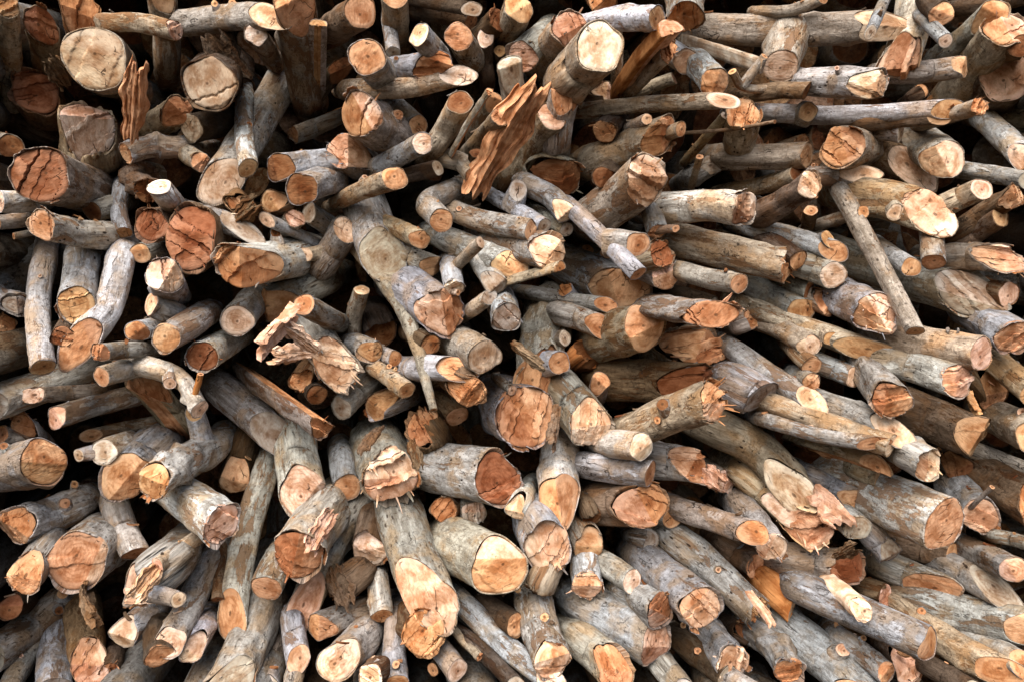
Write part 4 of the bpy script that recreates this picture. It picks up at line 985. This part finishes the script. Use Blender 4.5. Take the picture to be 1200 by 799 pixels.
# ------------------------------------------------------------------ the mass of logs deeper in the pile and beyond the frame: far too many to count, coloured dark to stand for deep shade
def core():
    rs = np.random.RandomState(5); Vs, Qs, Ts, Ls = [], [], [], []; n0 = 0
    def one(x, y, Y, w, seed):
        nonlocal n0
        vx, vy = x - 470, y - 230; ln = math.hypot(vx, vy) + 1e-6; sl = 60 + rs.uniform(-20, 30)
        F = cam_pt(x, y, Y); B = cam_pt(x - vx / ln * sl + rs.uniform(-25, 25), y - vy / ln * sl + rs.uniform(-25, 25), Y + .26)
        R = w * .5 / FPX * Y; K, J = 14, 5
        D = B - F; D /= np.linalg.norm(D); e1 = np.cross(D, (0, 0, 1.0)); e1 /= np.linalg.norm(e1); e2 = np.cross(e1, D)
        th = np.linspace(0, 6.283, K, endpoint=False); rm = 1 + .06 * np.cos(2 * th + rs.uniform(0, 6)) + .04 * np.cos(3 * th + rs.uniform(0, 6))
        tilt = rs.normal(0, .4, 2); col = np.array(BARK[rs.choice(list('GGTTBD'))]) * rs.uniform(.3, .65); fc = np.array(WOOD[rs.choice(list('OTBRK'))]) * rs.uniform(.3, .6)  # bark and wood tones scaled down: shade of the gaps put into the colour
        rings = []; off = rs.uniform(-40, 40, 3)
        for d, k in ((.004, 0.0), (.0, .5), (.0, .93), (.0, 1.0), (.10, 1.03), (.24, 1.02), (.40, 1.0)):
            h = d - R * (np.cos(th) * tilt[0] + np.sin(th) * tilt[1]) * k * (1 if d < .05 else 0)
            rings.append(F + e1 * (np.cos(th) * rm * R * k)[:, None] + e2 * (np.sin(th) * rm * R * k)[:, None] + D * h[:, None])
        V = np.concatenate(rings); kk = np.arange(K); k2 = (kk + 1) % K
        Q = np.concatenate([np.stack([i * K + kk, i * K + k2, i * K + K + k2, i * K + K + kk], -1) for i in range(6)])
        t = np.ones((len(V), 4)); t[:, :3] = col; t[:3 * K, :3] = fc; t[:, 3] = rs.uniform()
        l = np.stack([(V - F) @ e1, (V - F) @ e2, (V - F) @ D], -1) + off
        Vs.append(V); Qs.append(Q + n0); Ts.append(t); Ls.append(l); n0 += len(V)
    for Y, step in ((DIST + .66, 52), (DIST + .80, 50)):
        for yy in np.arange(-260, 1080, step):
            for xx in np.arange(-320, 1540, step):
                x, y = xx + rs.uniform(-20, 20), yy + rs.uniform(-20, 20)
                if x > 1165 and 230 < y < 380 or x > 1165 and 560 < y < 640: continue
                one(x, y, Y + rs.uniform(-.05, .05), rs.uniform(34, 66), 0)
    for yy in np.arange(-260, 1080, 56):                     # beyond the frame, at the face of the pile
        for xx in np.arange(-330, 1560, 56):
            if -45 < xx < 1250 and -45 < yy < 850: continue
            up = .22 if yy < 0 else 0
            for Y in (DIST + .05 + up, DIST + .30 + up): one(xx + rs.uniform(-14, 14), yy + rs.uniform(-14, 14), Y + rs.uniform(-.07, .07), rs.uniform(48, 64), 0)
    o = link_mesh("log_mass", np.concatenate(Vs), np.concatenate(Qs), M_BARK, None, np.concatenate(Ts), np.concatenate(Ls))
    o['kind'] = 'stuff'; o['label'] = "shaded mass of further logs deep between the stacked ones"; o['category'] = "log mass"
core()

def litter():
    """flakes of bark and chips lying on the upper sides of the logs and stuck in the crevices"""
    rs = np.random.RandomState(9); Vs, Qs, Ts, Ls = [], [], [], []; n0 = 0
    for k in range(520):
        r = RECS[rs.randint(len(RECS))]
        if r.kind not in ('log', 'branch'): continue
        t = rs.uniform(.05, 1.15); Y = r.Yf + (r.Yb - r.Yf) * t; R = r.w * .5 / FPX * r.Yf
        bx, by = (0, 0) if not r.mid else (4 * t * (1 - t) * r.mid[0], 4 * t * (1 - t) * r.mid[1])
        c = cam_pt(r.x + (r.bx - r.x) * t + bx, r.y + (r.by - r.y) * t + by, Y); a = rs.normal(0, .5)
        up = np.array((math.sin(a), -.15 * rs.rand(), math.cos(a))); up /= np.linalg.norm(up); c = c + up * R * rs.uniform(.98, 1.07)
        d1 = rs.normal(0, 1, 3); d1 -= up * (d1 @ up) * rs.uniform(.7, 1); d1 /= np.linalg.norm(d1); d2 = np.cross(up, d1); d2 /= np.linalg.norm(d2)
        l, w, th = rs.uniform(.004, .016), rs.uniform(.002, .006), rs.uniform(.0006, .002); n = np.cross(d1, d2); V = []
        for i in range(5):
            u = i / 4 - .5; ww = w * (1 - 1.6 * u * u) * rs.uniform(.7, 1.2)
            p = c + d1 * l * u * 2 + n * l * rs.uniform(-.05, .25) * u * u * 4
            V += [p - d2 * ww + n * th, p + d2 * ww + n * th, p + d2 * ww - n * th, p - d2 * ww - n * th]
        Q = [(i * 4 + j, i * 4 + (j + 1) % 4, i * 4 + 4 + (j + 1) % 4, i * 4 + 4 + j) for i in range(4) for j in range(4)] + [(0, 3, 2, 1), (16, 17, 18, 19)]
        V = np.array(V); col = np.array(WOOD['OTBRP'[rs.randint(5)]] if rs.rand() < .5 else BARK['TBDG'[rs.randint(4)]]) * rs.uniform(.6, 1)
        Vs.append(V); Qs.append(np.array(Q) + n0); Ts.append(np.tile(np.append(col, rs.rand()), (len(V), 1))); Ls.append(V + rs.uniform(-9, 9, 3)); n0 += len(V)
    o = link_mesh("bark_litter", np.concatenate(Vs), np.concatenate(Qs), M_SPLIT, None, np.concatenate(Ts), np.concatenate(Ls), None, False)
    o['kind'] = 'stuff'; o['label'] = "loose bark flakes and chips scattered over the logs"; o['category'] = "bark litter"
litter()

def wall():
    V, Q = [], []; w, g, Y = .14, .006, 2.75
    for i in range(-24, 24):
        x0, x1 = i * w, i * w + w - g; dy = .006 * ((i * 7) % 3); b = len(V)
        for x, y in ((x0, Y + dy), (x1, Y + dy), (x1, Y + dy + .03), (x0, Y + dy + .03)): V += [(x, y, -1.2), (x, y, 3.4)]
        for k in range(4): k2 = (k + 1) % 4; Q.append((b + 2 * k, b + 2 * k2, b + 2 * k2 + 1, b + 2 * k + 1))
        Q += [(b, b + 2, b + 4, b + 6), (b + 1, b + 7, b + 5, b + 3)]
    V = np.array(V); o = link_mesh("plank_wall", V, Q, M_WALL, None, np.ones((len(V), 4)), V, None, False)
    o['label'] = "dark wooden plank wall behind the stacked logs"; o['category'] = "wall"
wall()
